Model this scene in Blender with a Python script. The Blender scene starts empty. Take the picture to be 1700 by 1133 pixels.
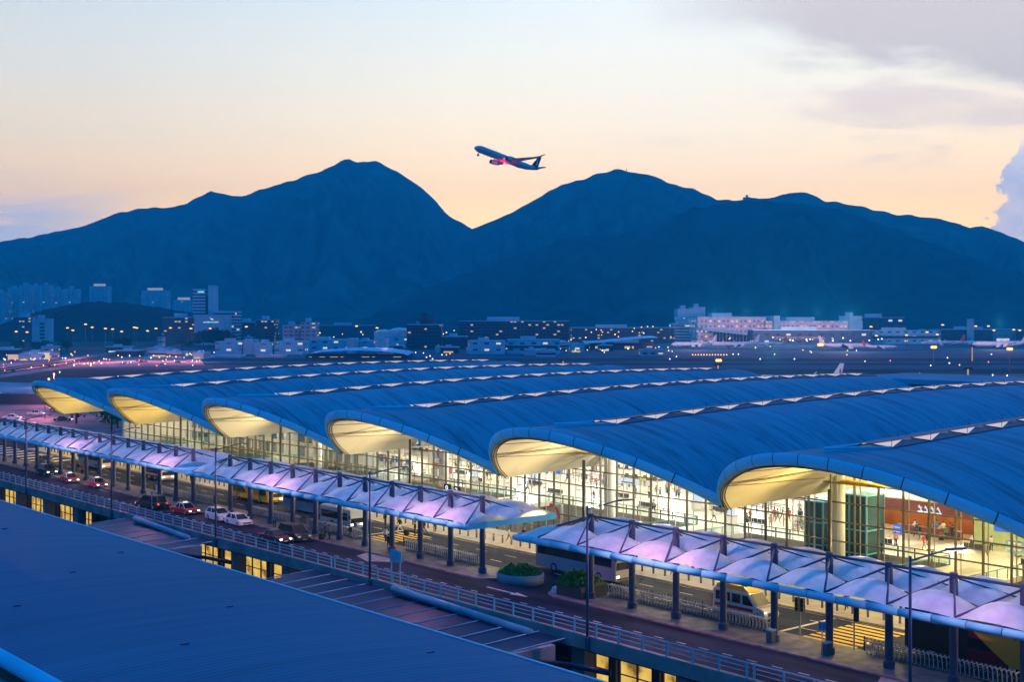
import bpy, bmesh, math, random
from mathutils import Vector, Matrix
R = math.radians
pi = math.pi
scene = bpy.context.scene
C = scene.collection
rnd = random.Random(7)

# ------------------------------------------------------------------ camera
# World axes: X runs from the camera into the terminal, Y runs along the kerb, Z up (0 = departures kerb)
CAM_H = 26.3
FPX = 2200.0                      # focal length in pixels of the 1700 px wide photograph
HOR = 530.0                       # horizon row
FX, FY = 0.6436, 0.7654           # viewing direction in the ground plane
THETA = -math.atan2(FX, FY)
cd = bpy.data.cameras.new('camera')
cam = bpy.data.objects.new('camera', cd)
C.objects.link(cam)
cam.location = (0, 0, CAM_H)
cam.rotation_euler = (pi / 2, 0, THETA)
cd.sensor_width = 36
cd.lens = 36 * FPX / 1700
cd.shift_y = -36.5 / 1700
cd.clip_start = 0.5
cd.clip_end = 40000
scene.camera = cam
scene.cycles.use_denoising = True
scene.cycles.max_bounces = 6
scene.cycles.diffuse_bounces = 3
scene.cycles.glossy_bounces = 3
scene.cycles.transmission_bounces = 4
scene.cycles.transparent_max_bounces = 12
scene.cycles.volume_bounces = 0
scene.cycles.caustics_reflective = False
scene.cycles.caustics_refractive = False
scene.cycles.sample_clamp_indirect = 4.0
scene.view_settings.view_transform = 'Standard'
scene.view_settings.look = 'None'
scene.view_settings.exposure = 0.0
scene.view_settings.gamma = 1.0


def W(X, Y, z):                   # camera-aligned ground coordinates -> world
    return Vector((FY * X + FX * Y, -FX * X + FY * Y, z))


def G(px, py, z=0.0):             # the place on level z seen at a pixel of the photograph
    Y = FPX * (CAM_H - z) / (py - HOR)
    return W((px - 850) / FPX * Y, Y, z)


def Q(px, py, Y):                 # the place at distance Y seen at a pixel
    return W((px - 850) / FPX * Y, Y, CAM_H - (py - HOR) / FPX * Y)


def along(px, D):                 # Y coordinate of the point of line X = D seen in column px
    Yc = 2874.5 * D / (px + 1000.0)
    return (Yc - FX * D) / FY


# ------------------------------------------------------------------ world: dusk sky
w = bpy.data.worlds.new('World')
scene.world = w
w.use_nodes = True
nt = w.node_tree
N, L = nt.nodes, nt.links
N.clear()


def mth(op, a, b=None, c=None, clamp=False, tree=None):
    n = (tree or nt).nodes.new('ShaderNodeMath')
    n.operation = op
    n.use_clamp = clamp
    for i, v in enumerate((a, b, c)):
        if v is None:
            continue
        if isinstance(v, (int, float)):
            n.inputs[i].default_value = v
        else:
            (tree or nt).links.new(v, n.inputs[i])
    return n.outputs[0]


def sstep(x, a, b, tree=None):    # smoothstep
    t = tree or nt
    n = t.nodes.new('ShaderNodeMapRange')
    n.interpolation_type = 'SMOOTHSTEP'
    n.inputs['From Min'].default_value = a
    n.inputs['From Max'].default_value = b
    t.links.new(x, n.inputs['Value'])
    return n.outputs[0]


def mixc(f, a, b, tree=None, mode='MIX'):
    t = tree or nt
    n = t.nodes.new('ShaderNodeMix')
    n.data_type = 'RGBA'
    n.blend_type = mode
    n.clamp_factor = True
    for key, v in ((0, f), (6, a), (7, b)):
        if isinstance(v, (int, float)):
            n.inputs[key].default_value = v
        elif isinstance(v, tuple):
            n.inputs[key].default_value = (*v, 1)
        else:
            t.links.new(v, n.inputs[key])
    return n.outputs[2]


def ramp(x, stops, tree=None):
    t = tree or nt
    n = t.nodes.new('ShaderNodeValToRGB')
    cr = n.color_ramp
    while len(cr.elements) < len(stops):
        cr.elements.new(0.5)
    for e, (p, c) in zip(cr.elements, stops):
        e.position = p
        e.color = (*c, 1) if isinstance(c, tuple) else (c, c, c, 1)
    t.links.new(x, n.inputs[0])
    return n.outputs[0]


tc = N.new('ShaderNodeTexCoord')
rot = N.new('ShaderNodeVectorRotate')     # turn so that +Y is the sunset direction
rot.rotation_type = 'Z_AXIS'
rot.inputs['Angle'].default_value = -THETA
L.new(tc.outputs['Generated'], rot.inputs['Vector'])
sp = N.new('ShaderNodeSeparateXYZ')
L.new(rot.outputs[0], sp.inputs[0])
dx, dy, dz = sp.outputs
az = mth('ARCTAN2', dx, dy)               # azimuth off the sunset, radians
# the afterglow over the hills
glow = ramp(mth('MULTIPLY', dz, 3.2), [
    (0.0, (2.20, 1.28, 0.34)), (0.20, (2.02, 1.22, 0.38)), (0.30, (1.66, 1.10, 0.46)),
    (0.42, (1.22, 0.96, 0.57)), (0.55, (0.93, 0.86, 0.66)), (0.74, (0.66, 0.73, 0.71)),
    (0.9, (0.43, 0.60, 0.70)), (1.0, (0.28, 0.48, 0.80))])
left = sstep(az, 0.05, -0.42)
glow = mixc(mth('MULTIPLY', left, 0.75), glow, mixc(1.0, glow, (0.68, 0.70, 0.74), mode='MULTIPLY'))
cen = mth('MULTIPLY', sstep(mth('ABSOLUTE', mth('SUBTRACT', az, 0.13)), 0.22, 0.0), sstep(dz, 0.06, 0.14))
glow = mixc(mth('MULTIPLY', cen, 0.20), glow, (0.98, 0.92, 0.78))
# clouds of the afterglow, in angles
cmb = N.new('ShaderNodeCombineXYZ')
L.new(mth('MULTIPLY', az, 3.0), cmb.inputs[0])
L.new(mth('MULTIPLY', dz, 13.0), cmb.inputs[1])
nz = N.new('ShaderNodeTexNoise')
nz.inputs['Scale'].default_value = 1.6
nz.inputs['Detail'].default_value = 7
nz.inputs['Roughness'].default_value = 0.55
nz.inputs['Distortion'].default_value = 0.5
L.new(cmb.outputs[0], nz.inputs['Vector'])
nzf = nz.outputs['Fac']
# grey sheet upper right: edge runs down towards the right
edge = mth('SUBTRACT', mth('SUBTRACT', dz, mth('SUBTRACT', 0.245, mth('MULTIPLY', az, 0.25))), mth('MULTIPLY', mth('SUBTRACT', nzf, 0.5), 0.10))
sheet = mth('MULTIPLY', sstep(edge, -0.006, 0.02), sstep(az, 0.06, 0.24))
glow = mixc(mth('MULTIPLY', sheet, 0.92), glow, (0.545, 0.49, 0.45))
# thin streaks under it
st = mth('MULTIPLY', sstep(nzf, 0.52, 0.66), mth('MULTIPLY', sstep(az, 0.05, 0.22), mth('MULTIPLY', sstep(dz, 0.10, 0.125), sstep(dz, 0.19, 0.16))))
glow = mixc(mth('MULTIPLY', st, 0.6), glow, (0.70, 0.57, 0.52))
# low bank at the left
lb = mth('MULTIPLY', mth('MULTIPLY', sstep(az, -0.24, -0.36), sstep(mth('ADD', dz, mth('MULTIPLY', mth('SUBTRACT', nzf, 0.5), 0.16)), 0.105, 0.06)), sstep(nzf, 0.28, 0.46))
glow = mixc(mth('MULTIPLY', lb, 0.95), glow, (0.55, 0.62, 0.74))
# cumulus tower at the right edge
cmb2 = N.new('ShaderNodeCombineXYZ')
L.new(az, cmb2.inputs[0])
L.new(mth('MULTIPLY', dz, 1.0), cmb2.inputs[1])
vor = N.new('ShaderNodeTexNoise')
vor.inputs['Scale'].default_value = 55
vor.inputs['Detail'].default_value = 4
L.new(cmb2.outputs[0], vor.inputs['Vector'])
cu = mth('SUBTRACT', az, mth('ADD', mth('ADD', 0.345, mth('MULTIPLY', mth('MAXIMUM', mth('SUBTRACT', dz, 0.070), 0.0), 0.34)),
                             mth('MULTIPLY', mth('SUBTRACT', vor.outputs['Fac'], 0.5), 0.045)))
cum = mth('MULTIPLY', sstep(cu, -0.001, 0.003), sstep(mth('ADD', dz, mth('MULTIPLY', vor.outputs['Fac'], 0.02)), 0.138, 0.126))
glow = mixc(mth('MULTIPLY', cum, 0.95), glow, mixc(sstep(vor.outputs['Fac'], 0.35, 0.65), (0.62, 0.64, 0.76), (0.80, 0.76, 0.80)))
# deep blue dusk overhead and behind
blue = ramp(dz, [(0.0, (0.03, 0.17, 0.42)), (0.35, (0.006, 0.18, 0.52)), (1.0, (0.001, 0.155, 0.55))])
front = mth('MULTIPLY', sstep(mth('ABSOLUTE', az), 1.25, 0.5), sstep(dz, 0.46, 0.27))
sky = mixc(front, blue, glow)
nish = N.new('ShaderNodeTexSky')          # twilight sky under the afterglow
nish.sky_type = 'NISHITA'
nish.sun_disc = False
nish.sun_elevation = R(0.5)
nish.sun_rotation = -THETA
bg0 = N.new('ShaderNodeBackground')
L.new(nish.outputs[0], bg0.inputs['Color'])
bg0.inputs['Strength'].default_value = 0.004
bg1 = N.new('ShaderNodeBackground')
L.new(sky, bg1.inputs['Color'])
bg1.inputs['Strength'].default_value = 1.85
ad = N.new('ShaderNodeAddShader')
L.new(bg0.outputs[0], ad.inputs[0])
L.new(bg1.outputs[0], ad.inputs[1])
wo = N.new('ShaderNodeOutputWorld')
L.new(ad.outputs[0], wo.inputs['Surface'])

# ------------------------------------------------------------------ helpers


class MB:
    def __init__(s):
        s.v, s.f, s.m, s.k = [], [], [], 0

    def face(s, pts):
        b = len(s.v)
        s.v += [tuple(p) for p in pts]
        s.f.append(tuple(range(b, b + len(pts))))
        s.m.append(s.k)
        return s

    def hexa(s, p):               # 8 corners: bottom 4 ccw, top 4
        b = len(s.v)
        s.v += [tuple(q) for q in p]
        for q in ((3, 2, 1, 0), (4, 5, 6, 7), (0, 1, 5, 4), (1, 2, 6, 5), (2, 3, 7, 6), (3, 0, 4, 7)):
            s.f.append(tuple(b + i for i in q))
            s.m.append(s.k)
        return s

    def box(s, x0, x1, y0, y1, z0, z1):
        return s.hexa([(x0, y0, z0), (x1, y0, z0), (x1, y1, z0), (x0, y1, z0), (x0, y0, z1), (x1, y0, z1), (x1, y1, z1), (x0, y1, z1)])

    def tube(s, p, q, r, n=6, r2=None, cap=True):
        p, q = Vector(p), Vector(q)
        r2 = r if r2 is None else r2
        d = (q - p).normalized()
        u = d.cross(Vector((0, 0, 1)) if abs(d.z) < .95 else Vector((1, 0, 0))).normalized()
        t = u.cross(d)
        ra = [p + (u * math.cos(2 * pi * i / n) + t * math.sin(2 * pi * i / n)) * r for i in range(n)]
        rb = [q + (u * math.cos(2 * pi * i / n) + t * math.sin(2 * pi * i / n)) * r2 for i in range(n)]
        return s.loft([ra, rb], cap)

    def path(s, pts, r, n=6):
        for a, b in zip(pts[:-1], pts[1:]):
            s.tube(a, b, r, n)
        return s

    def loft(s, rings, cap=True, closed=True):
        b = len(s.v)
        n = len(rings[0])
        for g in rings:
            s.v += [tuple(p) for p in g]
        for i in range(len(rings) - 1):
            for j in range(n if closed else n - 1):
                j2 = (j + 1) % n
                s.f.append((b + i * n + j, b + i * n + j2, b + (i + 1) * n + j2, b + (i + 1) * n + j))
                s.m.append(s.k)
        if cap and closed:
            s.f.append(tuple(b + j for j in reversed(range(n))))
            s.m.append(s.k)
            e = b + (len(rings) - 1) * n
            s.f.append(tuple(e + j for j in range(n)))
            s.m.append(s.k)
        return s

    def lathe(s, prof, n=12, c=(0, 0, 0)):
        return s.loft([[(c[0] + r * math.cos(2 * pi * i / n), c[1] + r * math.sin(2 * pi * i / n), c[2] + z) for i in range(n)] for r, z in prof])

    def grid(s, fn, nu, nv):
        b = len(s.v)
        for i in range(nu + 1):
            for j in range(nv + 1):
                s.v.append(tuple(fn(i / nu, j / nv)))
        for i in range(nu):
            for j in range(nv):
                a = b + i * (nv + 1) + j
                s.f.append((a, a + 1, a + nv + 2, a + nv + 1))
                s.m.append(s.k)
        return s

    def ball(s, c, r, n=8, m=6):
        return s.lathe([(max(1e-3, r * math.sin(pi * i / m)), -r * math.cos(pi * i / m)) for i in range(m + 1)], n, c)

    def xform(s, M):
        s.v = [tuple(M @ Vector(p)) for p in s.v]
        return s

    def mesh(s, name, mats, smooth=False):
        me = bpy.data.meshes.new(name)
        me.from_pydata(s.v, [], s.f)
        for m in (mats if isinstance(mats, (list, tuple)) else [mats]):
            me.materials.append(m)
        if any(s.m):
            me.polygons.foreach_set('material_index', s.m)
        if smooth:
            me.polygons.foreach_set('use_smooth', [True] * len(me.polygons))
        me.update()
        return me

    def build(s, name, mats, parent=None, smooth=False, loc=None, rz=0.0, fix=False):
        me = s.mesh(name, mats, smooth)
        if fix:
            bm = bmesh.new()
            bm.from_mesh(me)
            bmesh.ops.remove_doubles(bm, verts=bm.verts, dist=1e-4)
            bmesh.ops.recalc_face_normals(bm, faces=bm.faces)
            bm.to_mesh(me)
            bm.free()
        o = bpy.data.objects.new(name, me)
        C.objects.link(o)
        if parent:
            o.parent = parent
        if loc is not None:
            o.location = loc
        o.rotation_euler.z = rz
        return o


def tag(o, label=None, cat=None, group=None, kind=None):
    if label:
        o['label'] = label
    if cat:
        o['category'] = cat
    if group:
        o['group'] = group
    if kind:
        o['kind'] = kind
    return o


def thing(name, label, cat, loc=(0, 0, 0), rz=0.0, group=None):
    o = bpy.data.objects.new(name, None)
    C.objects.link(o)
    o.location = loc
    o.rotation_euler.z = rz
    o.empty_display_size = 0.5
    return tag(o, label, cat, group)


KIDS = {}


def copy_tree(o, loc=None, rz=None, label=None, group=None, parent=None):
    c = o.copy()
    C.objects.link(c)
    if parent:
        c.parent = parent
    if loc is not None:
        c.location = loc
    if rz is not None:
        c.rotation_euler.z = rz
    if label:
        c['label'] = label
    if group:
        c['group'] = group
    if o.name not in KIDS:
        KIDS[o.name] = [k.name for k in o.children]
    for k in KIDS[o.name]:
        copy_tree(bpy.data.objects[k], parent=c)
    return c


# ------------------------------------------------------------------ materials
MATS = {}


def mat(name, col, rough=0.6, spec=0.3, metal=0.0, var=0.15, scale=0.6, emit=None, es=0.0, stretch=(1, 1, 1), bump=0.0, coat=0.0):
    m = bpy.data.materials.new(name)
    m.use_nodes = True
    t = m.node_tree
    b = t.nodes['Principled BSDF']
    b.inputs['Roughness'].default_value = rough
    b.inputs['Specular IOR Level'].default_value = spec
    b.inputs['Metallic'].default_value = metal
    if coat:
        b.inputs['Coat Weight'].default_value = coat
        b.inputs['Coat Roughness'].default_value = 0.08
    tcn = t.nodes.new('ShaderNodeTexCoord')
    mp = t.nodes.new('ShaderNodeMapping')
    mp.inputs['Scale'].default_value = [scale * k for k in stretch]
    t.links.new(tcn.outputs['Object'], mp.inputs[0])
    nn = t.nodes.new('ShaderNodeTexNoise')
    nn.inputs['Scale'].default_value = 1.0
    nn.inputs['Detail'].default_value = 5
    t.links.new(mp.outputs[0], nn.inputs['Vector'])
    dark = tuple(max(0, c * (1 - 1.6 * var)) for c in col)
    lite = tuple(min(1, c * (1 + 1.6 * var)) for c in col)
    c = ramp(nn.outputs['Fac'], [(0.28, dark), (0.72, lite)], t)
    t.links.new(c, b.inputs['Base Color'])
    if bump:
        bp = t.nodes.new('ShaderNodeBump')
        bp.inputs['Strength'].default_value = bump
        bp.inputs['Distance'].default_value = 0.03
        t.links.new(nn.outputs['Fac'], bp.inputs['Height'])
        t.links.new(bp.outputs[0], b.inputs['Normal'])
    if emit:
        b.inputs['Emission Color'].default_value = (*emit, 1)
        b.inputs['Emission Strength'].default_value = es
    MATS[name] = m
    return m


def lamp_mat(name, col, s):
    m = bpy.data.materials.new(name)
    m.use_nodes = True
    t = m.node_tree
    t.nodes.clear()
    e = t.nodes.new('ShaderNodeEmission')
    e.inputs[0].default_value = (*col, 1)
    e.inputs[1].default_value = s
    o = t.nodes.new('ShaderNodeOutputMaterial')
    t.links.new(e.outputs[0], o.inputs[0])
    m.cycles.emission_sampling = 'NONE' if s < 30 else 'AUTO'
    MATS[name] = m
    return m


def facade(name, wall, glass, su, sz, lit=0.1, litcol=(1, .8, .5), ls=1.2, wu=(0.2, 0.8), wz=(0.25, 0.7), seed=0.0):
    """wall with a regular grid of windows, some of them lit"""
    m = bpy.data.materials.new(name)
    m.use_nodes = True
    t = m.node_tree
    b = t.nodes['Principled BSDF']
    tcn = t.nodes.new('ShaderNodeTexCoord')
    s = t.nodes.new('ShaderNodeSeparateXYZ')
    t.links.new(tcn.outputs['Object'], s.inputs[0])
    u = mth('DIVIDE', mth('ADD', mth('ADD', s.outputs[0], s.outputs[1], tree=t), 500.37, tree=t), su, tree=t)
    v = mth('DIVIDE', mth('ADD', s.outputs[2], 0.02, tree=t), sz, tree=t)
    fu, fv = mth('FRACT', u, tree=t), mth('FRACT', v, tree=t)

    def band(x, a, bb):
        return mth('MULTIPLY', mth('GREATER_THAN', x, a, tree=t), mth('LESS_THAN', x, bb, tree=t), tree=t)
    win = mth('MULTIPLY', band(fu, *wu), band(fv, *wz), tree=t)
    cx = t.nodes.new('ShaderNodeCombineXYZ')
    t.links.new(mth('FLOOR', u, tree=t), cx.inputs[0])
    t.links.new(mth('FLOOR', v, tree=t), cx.inputs[1])
    cx.inputs[2].default_value = seed
    wn = t.nodes.new('ShaderNodeTexWhiteNoise')
    t.links.new(cx.outputs[0], wn.inputs['Vector'])
    on = mth('MULTIPLY', win, mth('LESS_THAN', wn.outputs['Value'], lit, tree=t), tree=t)
    nn = t.nodes.new('ShaderNodeTexNoise')
    nn.inputs['Scale'].default_value = 0.12
    t.links.new(tcn.outputs['Object'], nn.inputs['Vector'])
    wc = ramp(nn.outputs['Fac'], [(0.3, tuple(c * 0.8 for c in wall)), (0.7, tuple(c * 1.15 for c in wall))], t)
    t.links.new(mixc(win, wc, glass, tree=t), b.inputs['Base Color'])
    t.links.new(mth('SUBTRACT', 0.7, mth('MULTIPLY', win, 0.45, tree=t), tree=t), b.inputs['Roughness'])
    b.inputs['Specular IOR Level'].default_value = 0.25
    b.inputs['Emission Color'].default_value = (*litcol, 1)
    t.links.new(mth('MULTIPLY', on, ls, tree=t), b.inputs['Emission Strength'])
    m.cycles.emission_sampling = 'NONE'
    return m


def glass_mat(name, tint=(0.9, 0.95, 0.97), refl=0.12):
    m = bpy.data.materials.new(name)
    m.use_nodes = True
    t = m.node_tree
    t.nodes.clear()
    tr = t.nodes.new('ShaderNodeBsdfTransparent')
    tr.inputs[0].default_value = (*tint, 1)
    gl = t.nodes.new('ShaderNodeBsdfGlossy')
    gl.inputs['Roughness'].default_value = 0.03
    lw = t.nodes.new('ShaderNodeLayerWeight')
    lw.inputs[0].default_value = 0.2
    mx = t.nodes.new('ShaderNodeMixShader')
    t.links.new(mth('MULTIPLY', lw.outputs['Fresnel'], refl / 0.12 * 0.5, tree=t, clamp=True), mx.inputs[0])
    t.links.new(tr.outputs[0], mx.inputs[1])
    t.links.new(gl.outputs[0], mx.inputs[2])
    o = t.nodes.new('ShaderNodeOutputMaterial')
    t.links.new(mx.outputs[0], o.inputs[0])
    return m


def fabric_mat():
    m = bpy.data.materials.new('white_membrane')
    m.use_nodes = True
    t = m.node_tree
    t.nodes.clear()
    d = t.nodes.new('ShaderNodeBsdfDiffuse')
    tl = t.nodes.new('ShaderNodeBsdfTranslucent')
    gl = t.nodes.new('ShaderNodeBsdfGlossy')
    gl.inputs['Roughness'].default_value = 0.24
    tcn = t.nodes.new('ShaderNodeTexCoord')
    nn = t.nodes.new('ShaderNodeTexNoise')
    nn.inputs['Scale'].default_value = 0.9
    nn.inputs['Detail'].default_value = 5
    t.links.new(tcn.outputs['Object'], nn.inputs['Vector'])
    c = ramp(nn.outputs['Fac'], [(0.3, (0.62, 0.60, 0.62)), (0.65, (0.80, 0.79, 0.80))], t)
    t.links.new(c, d.inputs[0])
    t.links.new(c, tl.inputs[0])
    m1 = t.nodes.new('ShaderNodeMixShader')
    m1.inputs[0].default_value = 0.42
    t.links.new(d.outputs[0], m1.inputs[1])
    t.links.new(tl.outputs[0], m1.inputs[2])
    lw = t.nodes.new('ShaderNodeLayerWeight')
    lw.inputs[0].default_value = 0.35
    m2 = t.nodes.new('ShaderNodeMixShader')
    t.links.new(mth('MULTIPLY', lw.outputs['Fresnel'], 0.35, tree=t), m2.inputs[0])
    t.links.new(m1.outputs[0], m2.inputs[1])
    t.links.new(gl.outputs[0], m2.inputs[2])
    o = t.nodes.new('ShaderNodeOutputMaterial')
    t.links.new(m2.outputs[0], o.inputs[0])
    return m


def roof_mat(name, col, wave_scale, axis, dark=0.72, rib=0.78, bs=0.45):
    """standing-seam metal: fine ribs as bump, rain streaks along the fall"""
    m = bpy.data.materials.new(name)
    m.use_nodes = True
    t = m.node_tree
    b = t.nodes['Principled BSDF']
    b.inputs['Roughness'].default_value = 0.62
    b.inputs['Specular IOR Level'].default_value = 0.02
    tcn = t.nodes.new('ShaderNodeTexCoord')
    mp = t.nodes.new('ShaderNodeMapping')
    mp.inputs['Scale'].default_value = (0.9, 0.045, 0.3) if axis == 'X' else (0.05, 0.9, 0.3)
    t.links.new(tcn.outputs['Object'], mp.inputs[0])
    nn = t.nodes.new('ShaderNodeTexNoise')
    nn.inputs['Scale'].default_value = 1.0
    nn.inputs['Detail'].default_value = 6
    nn.inputs['Roughness'].default_value = 0.6
    t.links.new(mp.outputs[0], nn.inputs['Vector'])
    n2 = t.nodes.new('ShaderNodeTexNoise')
    n2.inputs['Scale'].default_value = 0.035
    n2.inputs['Detail'].default_value = 3
    t.links.new(tcn.outputs['Object'], n2.inputs['Vector'])
    c = ramp(nn.outputs['Fac'], [(0.30, tuple(k * dark for k in col)), (0.52, col), (0.75, tuple(min(1, k * 1.12) for k in col))], t)
    c = mixc(1.0, c, ramp(n2.outputs['Fac'], [(0.3, 0.82), (0.7, 1.0)], t), tree=t, mode='MULTIPLY')
    wv = t.nodes.new('ShaderNodeTexWave')
    wv.wave_type = 'BANDS'
    wv.bands_direction = axis
    wv.inputs['Scale'].default_value = wave_scale
    t.links.new(tcn.outputs['Object'], wv.inputs['Vector'])
    c = mixc(sstep(wv.outputs['Fac'], 0.86, 1.0, t), c, mixc(1.0, c, (rib, rib, rib * 1.03), tree=t, mode='MULTIPLY'), tree=t)
    t.links.new(c, b.inputs['Base Color'])
    bp = t.nodes.new('ShaderNodeBump')
    bp.inputs['Strength'].default_value = bs
    bp.inputs['Distance'].default_value = 0.05
    t.links.new(wv.outputs['Fac'], bp.inputs['Height'])
    t.links.new(bp.outputs[0], b.inputs['Normal'])
    return m


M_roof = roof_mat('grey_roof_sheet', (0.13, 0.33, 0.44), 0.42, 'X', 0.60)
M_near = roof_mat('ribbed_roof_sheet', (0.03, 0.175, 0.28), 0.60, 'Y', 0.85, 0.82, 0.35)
M_fascia = mat('satin_aluminium', (0.15, 0.54, 0.74), 0.6, 0.12, var=0.06, scale=0.2)
M_gap = mat('dark_joint', (0.03, 0.035, 0.05), 0.8)
M_soffit = mat('cream_soffit', (0.80, 0.74, 0.60), 0.75, 0.1, var=0.05, scale=0.15)
M_rib = mat('dark_bronze', (0.10, 0.08, 0.06), 0.6)
M_steel = mat('blue_grey_steel', (0.055, 0.06, 0.13), 0.5, 0.3, var=0.12, scale=0.5)
M_rail = mat('galvanised_rail', (0.16, 0.42, 0.55), 0.5, 0.3, var=0.1)
M_mull = mat('warm_grey_mullion', (0.15, 0.14, 0.10), 0.55, var=0.08)
M_truss = mat('cream_post', (0.74, 0.70, 0.58), 0.6, var=0.05)
M_white = mat('white_panel', (0.78, 0.76, 0.70), 0.6, var=0.05, scale=0.3)
M_floor = mat('pale_terrazzo', (0.66, 0.62, 0.52), 0.28, 0.5, var=0.08, scale=0.5)
M_conc = mat('board_marked_concrete', (0.22, 0.22, 0.24), 0.85, 0.1, var=0.2, scale=0.35, bump=0.2)
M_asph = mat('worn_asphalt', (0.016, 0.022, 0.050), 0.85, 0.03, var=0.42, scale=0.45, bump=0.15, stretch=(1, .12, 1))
M_pave = mat('pinkish_paving', (0.16, 0.14, 0.17), 0.7, 0.3, var=0.3, scale=0.9, bump=0.2)
M_kerbpave = mat('pale_paving', (0.42, 0.38, 0.31), 0.8, 0.15, var=0.12, scale=0.7)
M_ylw = mat('yellow_paint', (0.75, 0.50, 0.06), 0.7, var=0.15, scale=1.5)
M_wline = mat('white_paint', (0.62, 0.60, 0.58), 0.7, var=0.2, scale=1.5)
M_ground = mat('dark_turf', (0.010, 0.055, 0.068), 0.95, 0.02, var=0.3, scale=0.02)
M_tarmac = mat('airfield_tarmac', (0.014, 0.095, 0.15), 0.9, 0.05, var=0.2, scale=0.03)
M_dark = mat('black_plastic', (0.018, 0.018, 0.022), 0.5)
M_glassdk = mat('dark_glass', (0.012, 0.016, 0.022), 0.08, 0.5, var=0.05)
M_fabric = fabric_mat()
M_glass = glass_mat('clear_glass')
M_balu = glass_mat('balustrade_glass', (0.72, 0.84, 0.84), 0.2)
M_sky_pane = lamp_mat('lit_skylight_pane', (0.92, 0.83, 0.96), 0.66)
M_warmwin = lamp_mat('warm_lit_window', (1.0, 0.72, 0.25), 0.75)
M_tail = lamp_mat('red_lamp', (1.0, 0.10, 0.05), 2.2)
M_head = lamp_mat('white_headlamp', (1.0, 0.92, 0.85), 5.0)
M_fluoro = lamp_mat('fluorescent_tube', (1.0, 0.93, 0.80), 2.0)
M_orange = lamp_mat('sodium_lamp', (1.0, 0.48, 0.10), 3.0)
M_hot = lamp_mat('floodlamp', (1.0, 0.50, 0.13), 2.6)
M_wlight = lamp_mat('white_airfield_lamp', (0.9, 0.95, 1.0), 2.5)
M_ylight = lamp_mat('yellow_airfield_lamp', (1.0, 0.85, 0.30), 2.0)
M_rlight = lamp_mat('red_airfield_lamp', (1.0, 0.20, 0.15), 2.5)


def light(name, kind, loc, power, col, parent=None, size=0.1, spot=None, aim=None, blend=0.6):
    ld = bpy.data.lights.new(name, kind)
    ld.energy = power
    ld.color = col
    if kind in ('POINT', 'SPOT'):
        ld.shadow_soft_size = size
    if kind == 'SPOT':
        ld.spot_size = R(spot)
        ld.spot_blend = blend
    o = bpy.data.objects.new(name, ld)
    C.objects.link(o)
    o.location = loc
    if aim is not None:
        o.rotation_euler = (Vector(aim) - Vector(loc)).to_track_quat('-Z', 'Y').to_euler()
    if parent:
        o.parent = parent
    return o

# terrazzo with a grid of joints and darker bands
t = M_floor.node_tree
b_ = t.nodes['Principled BSDF']
src = b_.inputs['Base Color'].links[0].from_socket
tcn = t.nodes.new('ShaderNodeTexCoord')
sx = t.nodes.new('ShaderNodeSeparateXYZ')
t.links.new(tcn.outputs['Object'], sx.inputs[0])
j1 = mth('LESS_THAN', mth('FRACT', mth('DIVIDE', mth('ADD', sx.outputs[0], 900.0, tree=t), 3.0, tree=t), tree=t), 0.035, tree=t)
j2 = mth('LESS_THAN', mth('FRACT', mth('DIVIDE', mth('ADD', sx.outputs[1], 900.0, tree=t), 3.0, tree=t), tree=t), 0.035, tree=t)
bd = mth('LESS_THAN', mth('FRACT', mth('DIVIDE', mth('ADD', sx.outputs[1], 900.0, tree=t), 18.0, tree=t), tree=t), 0.11, tree=t)
c_ = mixc(mth('MULTIPLY', bd, 0.55, tree=t), src, (0.30, 0.27, 0.22), tree=t)
c_ = mixc(mth('MULTIPLY', mth('MAXIMUM', j1, j2, tree=t), 0.5, tree=t), c_, (0.35, 0.32, 0.27), tree=t)
t.links.new(c_, b_.inputs['Base Color'])
# ------------------------------------------------------------------ ground, roads
g = MB().box(-3000, 9000, -3000, 9000, -9, -7.0)
tag(g.build('ground', M_ground), kind='structure')


def strip(name, x, z, pts, m):    # a flat sheet through ground points
    b = MB()
    b.face([(p[0], p[1], z) for p in pts])
    return tag(b.build(name, m), kind='structure')


def cam_rect(X0, X1, Y0, Y1, z):
    return [W(X0, Y0, z), W(X1, Y0, z), W(X1, Y1, z), W(X0, Y1, z)]


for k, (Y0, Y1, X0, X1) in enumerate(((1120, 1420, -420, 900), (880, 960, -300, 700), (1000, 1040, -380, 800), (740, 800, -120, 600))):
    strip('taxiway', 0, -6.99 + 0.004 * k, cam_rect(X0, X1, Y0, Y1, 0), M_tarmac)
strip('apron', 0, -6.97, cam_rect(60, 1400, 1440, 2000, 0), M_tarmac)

# road deck: a slab with a beam on its near edge
d = MB().box(75.2, 104, -60, 470, -1.2, 0.0)
tag(d.build('road', M_asph), kind='structure')
d = MB()
d.box(74.75, 75.2, -60, 470, -0.95, 0.22)
tag(d.build('parapet_kerb', M_conc), 'long concrete edge beam of the raised road below the pale blue railing', 'edge beam')
# island pavement between the two carriageways, broken at the crossing link
pv = MB()


def slab_round(b, x0, x1, y0, y1, z, near_round=False, far_round=False):
    pts = []
    r = (x1 - x0) / 2
    cx = (x0 + x1) / 2
    if near_round:
        for i in range(13):
            a = pi + pi * i / 12
            pts.append((cx + r * math.cos(a), y0 + r + r * math.sin(a)))
    else:
        pts += [(x0, y0), (x1, y0)]
    if far_round:
        for i in range(13):
            a = pi * i / 12
            pts.append((cx + r * math.cos(a), y1 - r + r * math.sin(a)))
    else:
        pts += [(x1, y1), (x0, y1)]
    b.face([(x, y, z) for x, y in pts])
    for (xa, ya), (xb, yb) in zip(pts, pts[1:] + pts[:1]):
        b.face([(xa, ya, 0.0), (xb, yb, 0.0), (xb, yb, z), (xa, ya, z)])


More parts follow.
